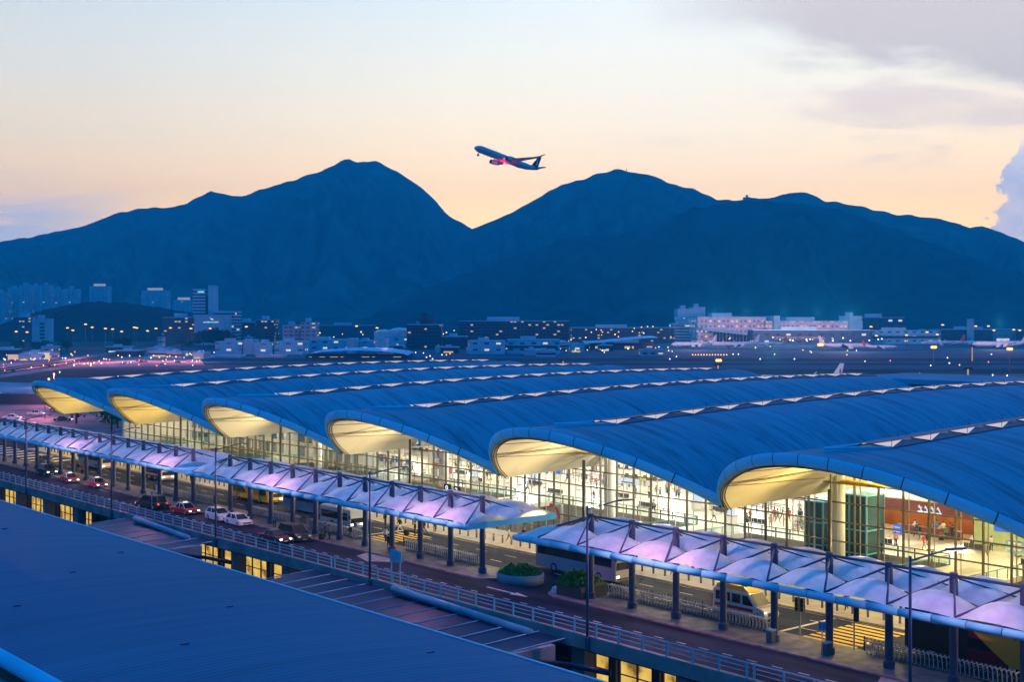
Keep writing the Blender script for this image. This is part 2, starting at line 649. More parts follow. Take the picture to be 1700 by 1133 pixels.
slab_round(pv, 83.4, 88.6, -60, 95.5, 0.13, False, True)
tag(pv.build('pavement', M_pave), kind='structure')
pv = MB()
slab_round(pv, 83.4, 88.6, 103.0, 262, 0.13, True, True)
tag(pv.build('pavement', M_pave), kind='structure')
pv = MB().box(97, 104.6, -60, 268, -1.2, 0.14)
tag(pv.build('pavement', M_kerbpave), kind='structure')
# forecourt roads beyond the end of the terminal
fc = MB().box(104, 235, 276, 520, -1.2, 0.0)
tag(fc.build('road', mat('worn_forecourt', (.17, .14, .17), .85, .05, var=.3, scale=.15)), kind='structure')
lo = MB().box(40, 75, -60, 470, -7, -6.9)
tag(lo.build('service_road', M_asph), kind='structure')

# painted markings
mk = MB()
for i in range(130):
    y = -30 + i * 2.45
    mk.box(79.55, 79.68, y, y + 1.0, 0.004, 0.008)
for i in range(60):
    y = -30 + i * 5.2
    mk.box(91.3, 91.42, y, y + 1.9, 0.004, 0.008)
    mk.box(94.2, 94.32, y + 1, y + 2.9, 0.004, 0.008)
mk.box(96.6, 96.7, -60, 268, 0.004, 0.008)
for px, py in ((1140, 1021), (1010, 1040)):
    p = G(px, py)
for yy in (70.6, 134.6):
    mk.box(88.7, 96.5, yy, yy + 0.35, 0.004, 0.008)
tag(mk.build('road_marking', M_wline), kind='structure')
# ramped drop kerbs: pale splays
for yy in (52.5, 120.0):
    b = MB().face([(80.4, yy, 0.006), (83.3, yy - 3.0, 0.006), (83.3, yy + 4.5, 0.006), (81.4, yy + 3.6, 0.006)])
    tag(b.build('road_marking', mat('pale_splay', (0.32, 0.31, 0.33), 0.85, var=0.2, scale=1.0)), kind='structure')
# white lane arrow
ar = MB()
a0 = G(716, 948, 0.006)
ar.box(81.6, 81.85, 96.6, 101, 0.005, 0.009)
ar.face([(81.2, 97.0, 0.010), (81.72, 94.8, 0.010), (82.25, 97.0, 0.010)])
tag(ar.build('road_marking', M_wline), kind='structure')
# yellow zebra stripes across the bus lanes
for yc, n in ((65.9, 8), (130.8, 7)):
    zb = MB()
    for k in range(n):
        x = 88.9 + k * 0.98
        zb.box(x, x + 0.5, yc - 2.6, yc + 2.6, 0.005, 0.009)
    tag(zb.build('zebra_crossing', M_ylw), kind='structure')
zb = MB()
for k in range(13):
    y = 240 + k * 4.4
    zb.hexa([(89.5, y, .004), (96, y + 1.5, .004), (96, y + 3.2, .004), (89.5, y + 1.7, .004), (89.5, y, .009), (96, y + 1.5, .009), (96, y + 3.2, .009), (89.5, y + 1.7, .009)])
tag(zb.build('road_marking', M_wline), kind='structure')

# railing along the near edge, in three sections
post = MB().box(-0.05, 0.05, -0.08, 0.08, 0, 1.05)
post.box(-0.05, 0.05, -0.10, 0.10, 0, 0.05)
pm = post.mesh('post', M_rail)
secs = ((-20.0, 62.0, 'nearest the camera, below the nearest lamp post'), (62.7, 118.0, 'in the middle, past the shrub planters'), (118.7, 262.0, 'farthest away beside the parked taxis'))
for y0, y1, t_ in secs:
    rl = thing('guard_railing', 'pale blue guard railing, section ' + t_, 'railing', (75.0, y0, 0.22), group='guard railings of the raised road')
    n = int(round((y1 - y0) / 2.67))
    st = (y1 - y0) / n
    for i in range(n + 1):
        o = bpy.data.objects.new('post', pm)
        C.objects.link(o)
        o.parent = rl
        o.location = (0, i * st, 0)
    MB().tube((0, -0.3, 1.1), (0, y1 - y0 + 0.3, 1.1), 0.06, 8).build('handrail', M_rail, rl, True)
    for z in (0.42, 0.76):
        MB().tube((0.02, -0.2, z), (0.02, y1 - y0 + 0.2, z), 0.032, 6).build('rail', M_rail, rl, True)

# ------------------------------------------------------------------ terminal
TV = [18.7 + 36 * k for k in range(8)]       # valley lines
DG, DR = 119.0, 212.0
VZ, VR, VE, D0 = 7.7, 6.7, 11.0, 105.0


def rise(D):
    return 1.8 * (1 - ((min(D, 225) - 180) / 74.0) ** 2) if D > 106 else 0.0


def hump(t):
    return max(0.0, math.sin(pi * min(1.0, max(0.0, t)))) ** 0.7


def edge(t):
    return D0 - VE * hump(t)


def vz(t, D):
    return VZ + VR * hump(t) + rise(D) * min(1.0, 0.55 + 0.45 * math.sin(pi * t))


T = thing('airport_terminal', 'huge airport terminal hall with six blue wave roofs over a glowing glass front', 'terminal building', (DG, 140, 0))
TL = Vector((DG, 140, 0))


def tpart(b, name, m, smooth=False, parent=None, **k):
    b.v = [(p[0] - TL.x, p[1] - TL.y, p[2] - TL.z) for p in b.v]
    return b.build(name, m, parent or T, smooth, **k)


NT = 48
sky_n = 0
for iv in range(7):
    y0 = TV[iv]
    vis = iv >= 1

    def surf(t, u, off=0.0, Dmax=DR, e0=0.0):
        D = edge(t) + e0 + (Dmax - edge(t) - e0) * u
        return (D, y0 + 36 * t, vz(t, D) - off)
    b = MB().grid(lambda a, c: surf(a, c ** 1.3), NT, 26)
    for i in range(NT):           # back and valley edge thickness
        t0, t1 = i / NT, (i + 1) / NT
        b.face([surf(t0, 1), surf(t1, 1), surf(t1, 1, 1.2), surf(t0, 1, 1.2)])
    vault = tpart(b, 'roof_vault', M_roof, True)
    # soffit and ceiling
    b = MB().grid(lambda a, c: surf(a, c, 1.15, 176.0, 0.25), 36, 24)
    tpart(b, 'soffit', M_soffit, True)
    # soffit ribs: paired dark lines and fan seams
    b = MB()
    for tt in (0.12, 0.36, 0.62, 0.86):
        for off in (-0.006, 0.006):
            pts = []
            for k in range(8):
                D = edge(tt) + 0.6 + (DG - edge(tt) - 0.6) * k / 7
                pts.append((D, y0 + 36 * (tt + off), vz(tt + off, D) - 1.19))
            if off < 0:
                pts0 = pts
        if vis:
            tpart(MB().path(pts0 + pts[::-1], 0.05, 4), 'soffit_rib', M_rib)
    for tt, t2 in ((0.02, 0.1), (0.02, 0.17), (0.12, 0.23), (0.23, 0.30), (0.30, 0.36), (0.38, 0.30), (0.44, 0.40), (0.5, 0.48), (0.56, 0.52), (0.7, 0.66), (0.78, 0.74), (0.94, 0.88)):
        pts = []
        for k in range(9):
            q = k / 8
            ti = tt + (t2 - tt) * q
            D = DG + (edge(ti) + 0.4 - DG) * q
            pts.append((D, y0 + 36 * ti, vz(ti, D) - 1.18))
        if vis:
            tpart(MB().path(pts, 0.045, 4), 'soffit_seam', M_rib)
    # inner trim lines following the edge
    b = MB()
    for e_, r_ in ((0.55, 0.07), (0.95, 0.05)):
        pts = [(edge(t) + e_, y0 + 36 * t, vz(t, edge(t)) - 1.20) for t in [k / 36 for k in range(37)]]
        b.path(pts, r_, 5)
    tpart(b, 'soffit_trim', M_rib)
    # fascia band of separate panels
    b = MB()
    npan = 12

    def fprof(t):
        e = 0.004
        ta_, tb_ = max(0.002, t - e), min(0.998, t + e)
        tx = edge(tb_) - edge(ta_)
        ty = 36 * (tb_ - ta_)
        tz = vz(tb_, edge(t)) - vz(ta_, edge(t))
        n = Vector((-ty, tx, 0)).normalized()
        up = Vector((tx, ty, tz)).normalized().cross(n)
        if up.z < 0:
            up = -up
        base = Vector((edge(t), y0 + 36 * t, vz(t, edge(t))))
        return [base + n * a + up * h for a, h in ((-0.05, 0.06), (0.08, 0.02), (0.17, -0.16), (0.21, -0.48), (0.19, -0.76), (0.09, -0.98), (-0.15, -1.05))]
    for k in range(npan):
        ta, tb = (k + 0.014) / npan, (k + 0.986) / npan
        b.loft([fprof(ta + (tb - ta) * q / 5) for q in range(6)], False, False)
    tpart(b, 'fascia', M_fascia, True)
    b = MB()
    b.loft([[Vector(p) + (Vector((0.10, 0, 0.0))) for p in fprof(q / 36)] for q in range(37)], False, False)
    tpart(b, 'fascia_joint', M_gap, True)
    # glass wall, mullions and inner posts
    b = MB()

    def topz(s):
        t = (s - y0) / 36.0
        return vz(min(max(t, 0), 1), DG) - 1.2
    for k in range(12):
        s0, s1 = y0 + 3 * k, y0 + 3 * k + 3
        b.face([(DG, s0, -6.5), (DG, s1, -6.5), (DG, s1, topz(s1)), (DG, s0, topz(s0))])
    gw = tpart(b, 'glass_wall', M_glass)
    b = MB()
    for k in range(12):
        s = y0 + 3 * k
        b.box(DG - 0.16, DG + 0.10, s - 0.08, s + 0.08, -6.5, topz(s))
    for z in [0.2 + 2.1 * q for q in range(-2, 8)]:
        sa, sb = y0, y0 + 36
        while topz(sa) < z and sa < y0 + 18:
            sa += 0.5
        while topz(sb) < z and sb > y0 + 18:
            sb -= 0.5
        if sb - sa > 1:
            b.box(DG - 0.11, DG + 0.06, sa, sb, z - 0.075, z + 0.075)
    b.v = [(p[0] - TL.x, p[1] - TL.y, p[2]) for p in b.v]
    b.build('mullion_frame', M_mull, gw)
    b = MB()
    for k in range(12):
        s = y0 + 3 * k + 0.35
        b.tube((DG + 1.5, s, -6.5), (DG + 1.5, s, topz(s) + 0.3), 0.07, 6)
    tpart(b, 'inner_post', M_truss)
    # round column in the hall and the dark mast outside with its V brace
    if iv:
        b = MB().lathe([(0.75, -6.5), (0.75, VZ + 1.5)], 18, (121.6, y0 - 2.0, 0))
        tpart(b, 'hall_column', M_white, True)
        b = MB().tube((110, y0 - 9.4, -6.5), (110, y0 - 9.4, 9.2), 0.2, 10)
        tpart(b, 'support_mast', M_dark, True)
        b = MB()
        b.path([(DG - 1.5, y0 + 6.5, 10.0), (DG - 1.5, y0 + 2.6, 7.0), (DG - 1.5, y0 + 0.8, 8.2)], 0.3, 4)
        tpart(b, 'brace', M_dark)
    # skylights along the crown
    if vis:
        for k in range(16):
            Dk = 104.6 + 6.4 * k
            t5 = 0.5

            def top(D, dy, dzz):
                return (D, y0 + 18 + dy, vz(0.5 + dy / 36, D) + dzz)
            b = MB()
            for sg in (-1, 1):
                A, A2 = top(Dk - 0.6, sg * 0.5, 0.36), top(Dk + 4.3, sg * 0.5, 0.34)
                B, B2 = top(Dk + 0.7, sg * 1.8, 0.10), top(Dk + 7.1, sg * 1.8, 0.10)
                b.k = 0
                b.face([A, B, A2] if sg < 0 else [A2, B, A])
                b.k = 1
                b.face([A2, B, B2] if sg < 0 else [B2, B, A2])
                # kerb under the panes and a thin upright fin
                b.face([B, top(Dk + 0.7, sg * 1.8, -0.3), top(Dk + 7.1, sg * 1.8, -0.3), B2])
                b.tube(A, B, 0.06, 4)
                b.tube((B[0], B[1], B[2]), (B[0], B[1], B[2] + 0.7), 0.03, 4)
            # louvre roof between both rows
            b.face([top(Dk - 0.6, -0.6, 0.40), top(Dk + 5.8, -0.6, 0.40), top(Dk + 5.8, 0.6, 0.40), top(Dk - 0.6, 0.6, 0.40)])
            tpart(b, 'skylight', [M_sky_pane, M_steel], parent=vault)
        b = MB()
        for sg in (-1, 1):
            b.tube((97.5, y0 + 18, vz(.5, 97.5) + 0.35), (105.3, y0 + 18 + sg * 1.8, vz(.45, 105.3) + 0.15), 0.10, 6)
            b.face([(97.5, y0 + 18, vz(.5, 97.5) + 0.35), (105.3, y0 + 18 + sg * 1.8, vz(.45, 105.3) + 0.15), (105.3, y0 + 18 + sg * 1.8, vz(.43, 105.3) - 0.3), (97.5, y0 + 18, vz(.5, 97.5) - 0.2)])
        tpart(b, 'skylight_upstand', M_fascia, parent=vault)
    # lamps of the hall and floods on the soffit
    lt_warm = (1.0, 0.87, 0.62) if iv < 5 else (1.0, 0.84, 0.52)
    if iv < 3:
        lt_warm = (1.0, 0.77, 0.36) if iv < 2 else (1.0, 0.86, 0.58)
    if iv in (2, 3, 4):
        lt_warm = (1.0, 0.91, 0.74)
    for D in (128.0, 146.0, 164.0):
        for q in (0.25, 0.75):
            light("hall_lamp", "POINT", (D - TL.x, y0 + 36 * q - TL.y, 9.4), 6400 if iv > 1 else 5000, lt_warm, T, 0.5)
    yel = (1.0, 0.78, 0.40) if iv < 5 else (1.0, 0.66, 0.10)
    if iv == 1:
        yel = (1.0, 0.72, 0.22)
    pw = 13500 if iv < 5 else 12500
    for q in (0.30, 0.62):
        light('soffit_flood', 'SPOT', (117.0 - TL.x, y0 + 36 * q - TL.y, 5.2), pw, yel, T, 0.12, 150, (97 - TL.x, y0 + 36 * (q * 0.6 + 0.2) - TL.y, 13.5))

# slabs, void wall, back wall
b = MB().box(127.2, 178, 18, 271, -0.6, 0.0)
tpart(b, 'hall_floor', M_floor)
b = MB().box(104.6, 178, 18, 271, -7.4, -6.6)
tpart(b, 'lower_floor', M_floor)
b = MB().box(127.3, 127.6, 18, 271, -6.6, -0.6)
tpart(b, 'void_wall', M_white)
b = MB().box(176, 177, 18, 271, -0.0, 12.5)
tpart(b, 'back_wall', M_white)
b = MB().box(119, 212, 270.6, 271.4, -6.6, 6.4)
tpart(b, 'end_wall', M_white)
b = MB().box(119.2, 212, 17.8, 18.6, -6.6, 6.4)
tpart(b, 'end_wall', M_white)
b = MB().box(211.0, 211.6, 18.8, 270.5, -6.6, 7.0)
tpart(b, 'rear_wall', M_conc)
b = MB().box(207.5, 232, 18, 152, 14.6, 15.5)
tpart(b, 'rear_roof', M_roof)
b = MB().box(213, 231, 19, 151, -6.6, 14.5)
tpart(b, 'rear_block', M_conc)
# glass balustrades on the slab edge and footbridges over the void
brs = [TV[k] + 18 + 1.5 for k in range(1, 7)]
last = 19.0
for yb in brs + [270.0]:
    e = yb - 4.2 if yb < 264 else 270.0
    b = MB().face([(127.1, last, 0.05), (127.1, e, 0.05), (127.1, e, 1.1), (127.1, last, 1.1)])
    bl = tpart(b, 'balustrade', M_balu)
    b = MB().tube((127.1, last, 1.13), (127.1, e, 1.13), 0.04, 6)
    n = int((e - last) / 2.0)
    for q in range(n + 1):
        y = last + (e - last) * q / max(1, n)
        b.box(127.05, 127.15, y - 0.05, y + 0.05, 0, 1.1)
    b.v = [(p[0] - TL.x, p[1] - TL.y, p[2]) for p in b.v]
    b.build('baluster', M_dark, bl)
    last = yb + 4.2
br_names = ('nearest the camera', 'second from the camera', 'third from the camera', 'fourth from the camera', 'fifth from the camera', 'farthest from the camera')
for k, yb in enumerate(brs):
    fb = thing('footbridge', 'pale footbridge with glass sides from kerb into the glass hall, ' + br_names[k], 'footbridge', (104.6, yb, 0), group='footbridges across the void')
    MB().box(0, 22.6, -4, 4, -0.55, 0.02).build('deck', M_floor, fb)
    for sg in (-1, 1):
        MB().face([(0, sg * 3.9, 0.05), (22.4, sg * 3.9, 0.05), (22.4, sg * 3.9, 1.1), (0, sg * 3.9, 1.1)]).build('side_glass', M_balu, fb)
        b = MB().tube((0, sg * 3.9, 1.14), (22.4, sg * 3.9, 1.14), 0.05, 6)
        for q in range(12):
            b.box(q * 2 - 0.04, q * 2 + 0.04, sg * 3.9 - 0.04, sg * 3.9 + 0.04, 0, 1.1)
        b.build('handrail', M_rail, fb)

# yellow kite reflectors with a bare lamp under the near side of three arches
M_kite = mat('yellow_reflector', (.80, .55, .06), .6, .1)


def onplane(px, py, D):
    y = along(px, D)
    Yc = FX * D + FY * y
    return Vector((D, y, CAM_H - (py - HOR) / FPX * Yc))


for cs, lmp in ((((1376, 803), (1420, 794), (1482, 808), (1440, 812)), (1444, 798)), (((946, 753), (968, 748), (1004, 757), (975, 758)), (992, 752)), (((646, 719), (665, 715), (692, 723), (672, 723)), (682, 719))):
    P_ = [onplane(x, y, 116.0) for x, y in cs]
    P_[1].x -= 1.5
    P_[3].x += 1.5
    b = MB()
    b.face([P_[0], P_[1], P_[3]])
    b.face([P_[1], P_[2], P_[3]])
    kt = tpart(b, 'reflector', M_kite)
    q = onplane(lmp[0], lmp[1], 115.0)
    b = MB().ball((q.x - TL.x, q.y - TL.y, q.z), .28, 10, 6)
    b.build('reflector_lamp', lamp_mat('reflector_lamp_glow_' + str(lmp[0]), (1, .80, .45), 7.0), kt, True)
    light('reflector_light', 'POINT', (q.x - TL.x - .3, q.y - TL.y, q.z + .5), 420, (1, .72, .25), T, .15)
# ------------------------------------------------------------------ drop-off canopies
def s_col(k):
    return 106.4 + 5.4 * k


CF, CC, CB, BAY = 81.0, 85.5, 93.0, 5.4


def memb(p, q, front):            # one membrane bay, local to a column
    if front:
        x = CF - CC + (CC - CF) * p
        h = 1.3 * math.sin(pi * min(1, p * 0.98 + 0.02)) ** 0.75
    else:
        x = (CB - CC) * p
        h = 1.6 * math.sin(pi * (0.06 + 0.94 * p)) ** 0.7
    z = 5.75 + (0.16 * (1 - p) if front else 0.0) + h * (1 - abs(q) ** 2.2)
    return (x, q * BAY / 2, z)


col_b = MB().lathe([(0.30, 0.13), (0.30, 8.0), (0.26, 8.08)], 14)
col_b.lathe([(0.44, 0.13), (0.44, 0.62), (0.32, 0.75)], 14)
col_m = col_b.mesh('column', M_steel, False)
arm_b = MB()
for xe in (CF - CC + 0.3, CB - CC - 0.2):
    zz = 5.35
    arm_b.hexa([(0, -0.09, 4.95), (xe, -0.09, zz), (xe, 0.09, zz), (0, 0.09, 4.95), (0, -0.09, 5.6), (xe, -0.09, 5.6), (xe, 0.09, 5.6), (0, 0.09, 5.6)][0:8])
arm_m = arm_b.mesh('bracket_arm', M_steel)
mf = MB().grid(lambda a, c: memb(a, c * 2 - 1, True), 12, 14).mesh('membrane', M_fabric, True)
mb_ = MB().grid(lambda a, c: memb(a, c * 2 - 1, False), 14, 14).mesh('membrane', M_fabric, True)
# struts from a column head to the front nodes either side, and to the back
st_m = {}
for sg in (-1, 1):
    st_m[sg] = MB().tube((0, 0, 7.75), (CF - CC + 0.25, sg * BAY / 2, 5.95), 0.085, 6).mesh('strut', M_steel, True)
    st_m[sg * 2] = MB().tube((0, 0, 7.75), (4.6, sg * BAY / 2, 6.0), 0.07, 6).mesh('strut', M_steel, True)
valley_m = MB().tube((CF - CC + 0.3, BAY / 2, 5.9), (CB - CC, BAY / 2, 5.8), 0.07, 6).mesh('valley_cable', M_steel)
tube_lamp = MB().box(3.2, 3.34, -0.9, 0.9, 5.48, 5.56).mesh('fluorescent_lamp', M_fluoro)


def child(par, name, me, loc):
    o = bpy.data.objects.new(name, me)
    C.objects.link(o)
    o.parent = par
    o.location = loc
    return o


def canopy(label, k0, k1, ext_near, ext_far):
    """columns k0..k1; canopy edges run past the end columns by ext"""
    ya, yb = s_col(k0), s_col(k1)
    cp = thing('drop_off_canopy', label, 'canopy', (CC, ya, 0), group='white membrane canopies of the drop-off road')
    for k in range(k0, k1 + 1):
        y = s_col(k) - ya
        child(cp, 'column', col_m, (0, y, 0))
        child(cp, 'bracket_arm', arm_m, (0, y, 0))
        child(cp, 'membrane', mf, (0, y, 0))
        child(cp, 'membrane', mb_, (0, y, 0))
        for q in (-1, 1, -2, 2):
            child(cp, 'strut', st_m[q], (0, y, 0))
        child(cp, 'valley_cable', valley_m, (0, y, 0))
        for xq in (-2.2, 3.6):
            light('canopy_uplight', 'SPOT', (xq, y + 0.5, 4.3), 330 if xq < 0 else 430, (1.0, 0.74, 0.84), cp, 0.1, 150, None).rotation_euler = (pi, 0, 0)
        if k % 2 == 0:
            light('canopy_lamp', 'SPOT', (CB - CC + 0.6, y + 2.7, 5.2), 1100, (1.0, 0.68, 0.20), cp, 0.12, 145)
        child(cp, 'fluorescent_lamp', tube_lamp, (0, y, 0))
    L0, L1 = -BAY / 2 - ext_near, yb - ya + BAY / 2 + ext_far
    # flat end pieces beyond the last domes
    for lo_, hi_ in ((L0, -BAY / 2), (yb - ya + BAY / 2, L1)):
        if hi_ - lo_ > 0.2:
            n = 8
            b = MB()
            b.grid(lambda a, c: (CF - CC + 0.1 + (CB - CF - 0.2) * a, lo_ + (hi_ - lo_) * c,
                                 5.78 + 0.85 * math.sin(pi * c) * abs(math.sin(2 * pi * a)) ** 0.8), 16, 8)
            b.build('end_membrane', M_fabric, cp, True)
    b = MB()
    # front gutter tube, in lengths with open joints
    n = max(1, int(round((L1 - L0) / BAY)) * 2)
    for i in range(n):
        a = L0 + (L1 - L0) * (i + 0.012) / n
        c = L0 + (L1 - L0) * (i + 0.988) / n
        b.tube((CF - CC, a, 5.62), (CF - CC, c, 5.62), 0.30, 14)
    b.ball((CF - CC, L0, 5.62), 0.30, 12, 8)
    b.ball((CF - CC, L1, 5.62), 0.30, 12, 8)
    b.build('front_tube', M_fascia, cp, True)
    b = MB().tube((CF - CC, L0, 5.62), (CF - CC, L1, 5.62), 0.27, 12)
    b.build('tube_core', M_gap, cp)
    b = MB().tube((CB - CC, L0 + .5, 5.62), (CB - CC, L1 - .5, 5.62), 0.24, 10)
    b.ball((CB - CC, L0 + .5, 5.62), 0.28, 10, 6)
    b.build('back_tube', M_white, cp, True)
    b = MB().tube((0, -0.2, 7.85), (0, yb - ya + 0.2, 7.85), 0.11, 8)
    b.build('ridge_tube', M_steel, cp, True)
    b = MB().box(-0.2, 0.2, L0 + 0.4, L1 - 0.4, 5.45, 5.78)
    b.build('gutter_beam', M_steel, cp)
    # end fascias
    for y in (L0, L1):
        MB().box(CF - CC + 0.3, CB - CC, y - 0.10, y + 0.10, 5.32, 5.92).build('end_fascia', M_fascia, cp)
    for y, ye in ((0, L0), (yb - ya, L1)):
        if abs(ye - y) > 3.2:
            MB().tube((0, y, 7.8), (-1.2, ye, 5.9), 0.11, 8).build('end_strut', M_steel, cp)
    return cp


canopy('white membrane canopy nearest the camera, in front of the largest arches', -16, -3, 0.2, 3.0)
cB = canopy('long middle white membrane canopy between the shrub planters and the flat joint', 0, 10, 0.2, 0.9)
canopy('far white membrane canopy over the taxis at the left', 12, 27, 0.6, 0.2)
# flat link roof between middle and far canopy
lk = thing('link_roof', 'flat blue cover plate joining the middle and far membrane canopies', 'roof', (CC, 165.8, 0))
MB().box(CF - CC - 0.2, 0.6, -2.2, 2.6, 5.5, 5.95).build('cover_plate', M_fascia, lk)
MB().box(-0.15, 0.15, -2.6, 2.6, 5.2, 5.5).build('beam', M_steel, lk)

# ------------------------------------------------------------------ foreground roof
def nz_(D):
    return 9.05 - (D - 31.0) ** 2 / 225.0


nr = thing('station_roof', 'wide dark blue ribbed metal roof filling the lower left foreground', 'building', (36, 80, 0))
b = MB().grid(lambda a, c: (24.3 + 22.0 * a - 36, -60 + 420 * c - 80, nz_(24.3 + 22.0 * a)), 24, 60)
b.build('roof_sheet', M_near, nr, True)
MB().box(46.3 - 36, 46.5 - 36, -140, 280, nz_(46.3) - 0.5, nz_(46.3) + 0.05).build('eaves_trim', M_rail, nr)
MB().tube((23.9 - 36, -140, nz_(24.3) - 0.1), (23.9 - 36, 280, nz_(24.3) - 0.1), 0.42, 10).build('gutter', M_fascia, nr, True)
MB().box(25 - 36, 45.9 - 36, -140, 280, -7, 6.8).build('wall', M_conc, nr)
b = MB()
r2 = random.Random(3)
for k in range(46):
    D = 28.5 + 3.4 * (k % 5)
    y = 22 + 3.9 * k + r2.uniform(-.5, .5)
    if k % 2:
        b.box(D - 36 - 0.2, D - 36 + 0.2, y - 80 - 0.09, y - 80 + 0.09, nz_(D), nz_(D) + 0.07)
b.build('roof_anchor', M_steel, nr)
for y in ():
    b = MB()
    b.grid(lambda a, c: (24.4 + 21.8 * a - 36, y + .16 * c - 80 + .6 * a, nz_(24.4 + 21.8 * a) + .035), 24, 1)
    b.build('roof_seam', M_rail, nr)

# ------------------------------------------------------------------ lower level glass under the road deck
ll = thing('lower_glass_wall', 'warm lit glass wall of the level under the road deck', 'glass wall', (80, 100, -7))
b = MB()
fr = MB()
dk = MB()
y = -62.0
r3 = random.Random(11)
while y < 240:
    n = r3.choice((2, 3, 3))
    litp = any(min(along(u_, 80), along(v_, 80)) - 3 < y < max(along(u_, 80), along(v_, 80)) - 1 for u_, v_ in ((20, 165), (350, 415), (425, 550), (560, 600), (985, 1045), (1062, 1190), (1330, 1420)))
    for q in range(n):
        wd = 2.1
        if litp and r3.random() < 0.92:
            b.face([(0, y, 0.2), (0, y + wd - 0.1, 0.2), (0, y + wd - 0.1, 5.6), (0, y, 5.6)])
        else:
            dk.face([(0, y, 0.2), (0, y + wd - 0.1, 0.2), (0, y + wd - 0.1, 5.6), (0, y, 5.6)])
        fr.box(-0.15, 0.05, y + wd - 0.14, y + wd, 0, 5.7)
        y += wd
    fr.box(-0.5, 0.3, y, y + 0.9, 0, 6.0)
    y += 0.9
for z in (0.1, 2.9, 4.4, 5.62):
    fr.box(-0.1, 0.04, -62, 240, z, z + 0.09)
bl = [(p[0], p[1] - 100, p[2]) for p in b.v]
for m_ in (b, dk, fr):
    m_.v = [(p[0], p[1] - 100, p[2]) for p in m_.v]
m_wp = lamp_mat('warm_interior_glow', (1, .7, .25), 0.6)
t_ = m_wp.node_tree
e_ = [n for n in t_.nodes if n.type == 'EMISSION'][0]
tcx = t_.nodes.new('ShaderNodeTexCoord')
nx = t_.nodes.new('ShaderNodeTexNoise')
nx.inputs['Scale'].default_value = 0.6
nx.inputs['Detail'].default_value = 4
t_.links.new(tcx.outputs['Object'], nx.inputs['Vector'])
t_.links.new(ramp(nx.outputs['Fac'], [(0.32, (0.22, 0.12, 0.03)), (0.48, (0.86, 0.52, 0.10)), (0.7, (1.0, 0.72, 0.18))], t_), e_.inputs[0])
e_.inputs[1].default_value = 0.85
b.build('lit_pane', m_wp, ll)
dk.build('dark_pane', M_glassdk, ll)
fr.build('frame', M_steel, ll)
pm_ = MB().box(-.6, .6, -.8, .8, -7, -1.2).mesh('deck_pier', M_conc)
for y in range(-14, 240, 12):
    o = bpy.data.objects.new('deck_pier', pm_)
    C.objects.link(o)
    o.location = (76.8, y, 0)
    tag(o, 'square concrete pier under the edge of the raised road', 'pier', 'piers under the road deck')

# glazed link roofs with gutters between the foreground roof and the road deck
M_gut = mat('blue_gutter', (0.06, 0.24, 0.36), 0.6, 0.1)
M_purple = mat('dusky_roof_glass', (0.007, 0.016, 0.055), 0.4, 0.2, var=0.2, scale=0.4)
for nm, px0, px1, gx0, gx1, lab in (
        ('glazed_roof', 500, 915, 653, 880, 'dark glazed sloping roof with pale bars beside the road, below the middle canopy'),
        ('glazed_roof', 190, 332, 224, 312, 'small dark glazed sloping roof beside the road at the left')):
    gr = thing(nm, lab, 'roof', (0, 0, 0), group='glazed roofs beside the road')
    p0, p1 = along(px0, 73), along(px1, 73)
    hi, lo2 = max(p0, p1), min(p0, p1)
    MB().face([(57, lo2, -1.9), (74.5, lo2, -.45), (74.5, hi, -.35), (57, hi, -1.8)]).build('glass_sheet', M_purple, gr)
    b = MB()
    n = int((hi - lo2) / 3.2)
    for i in range(n + 1):
        yy = lo2 + (hi - lo2) * i / n
        b.tube((57, yy + 2.5, -1.82), (74.5, yy, -.36), 0.05, 5)
    for q in (0.25, 0.6):
        b.tube((57 + 17.5 * q, lo2, -1.83 + 1.4 * q), (57 + 17.5 * q, hi, -1.75 + 1.4 * q), 0.04, 5)
    b.build('glazing_bar', M_rail, gr)
    MB().box(56.4, 73, lo2 - 0.5, lo2, -3.0, -.6).build('end_upstand', M_conc, gr)
    MB().tube((73.9, along(gx0, 73.9), 0.12), (73.6, along(gx1, 73.6), -0.40), 0.38, 12).build('gutter_pipe', M_gut, gr, True)
    MB().path([(58, lo2 - .8, -1.3), (68, lo2 - .8, -.8), (72.0, lo2 - 3.5, -1.5), (74, lo2 - 6, -2.0)], 0.22, 8).build('drain_pipe', M_purple, gr, True)

# ------------------------------------------------------------------ hills
ridgeA = [(-420, 470), (-250, 440), (-120, 420), (0, 402), (70, 390), (140, 375), (200, 352), (258, 344), (290, 345), (350, 318), (385, 325), (400, 326), (460, 307), (530, 285), (565, 269), (580, 264), (594, 269), (622, 267), (660, 285), (700, 312), (725, 335), (742, 356), (785, 381), (850, 425), (920, 470), (1000, 520), (1100, 545)]
ridgeB = [(480, 545), (560, 520), (620, 480), (700, 432), (785, 380), (830, 362), (860, 347), (900, 325), (930, 308), (960, 299), (990, 290), (1020, 281), (1050, 286), (1085, 292), (1110, 303), (1140, 312), (1160, 318), (1190, 330), (1215, 334), (1240, 329), (1275, 330), (1310, 320), (1340, 320), (1370, 333), (1440, 345), (1480, 355), (1560, 363), (1610, 378), (1630, 375), (1660, 385), (1700, 402), (1800, 425), (1950, 440), (2200, 480)]
ridgeC = [(560, 545), (650, 498), (750, 462), (850, 428), (930, 398), (965, 391), (1010, 395), (1070, 375), (1150, 346), (1240, 333), (1330, 338), (1400, 350), (1470, 375), (1540, 402), (1620, 430), (1720, 462), (1900, 500), (2200, 540)]
rh = random.Random(5)


def interp(r, x):
    for (a, ya), (b_, yb) in zip(r[:-1], r[1:]):
        if a <= x <= b_:
            f = (x - a) / (b_ - a)
            return ya + (yb - ya) * f
    return r[0][1] if x < r[0][0] else r[-1][1]


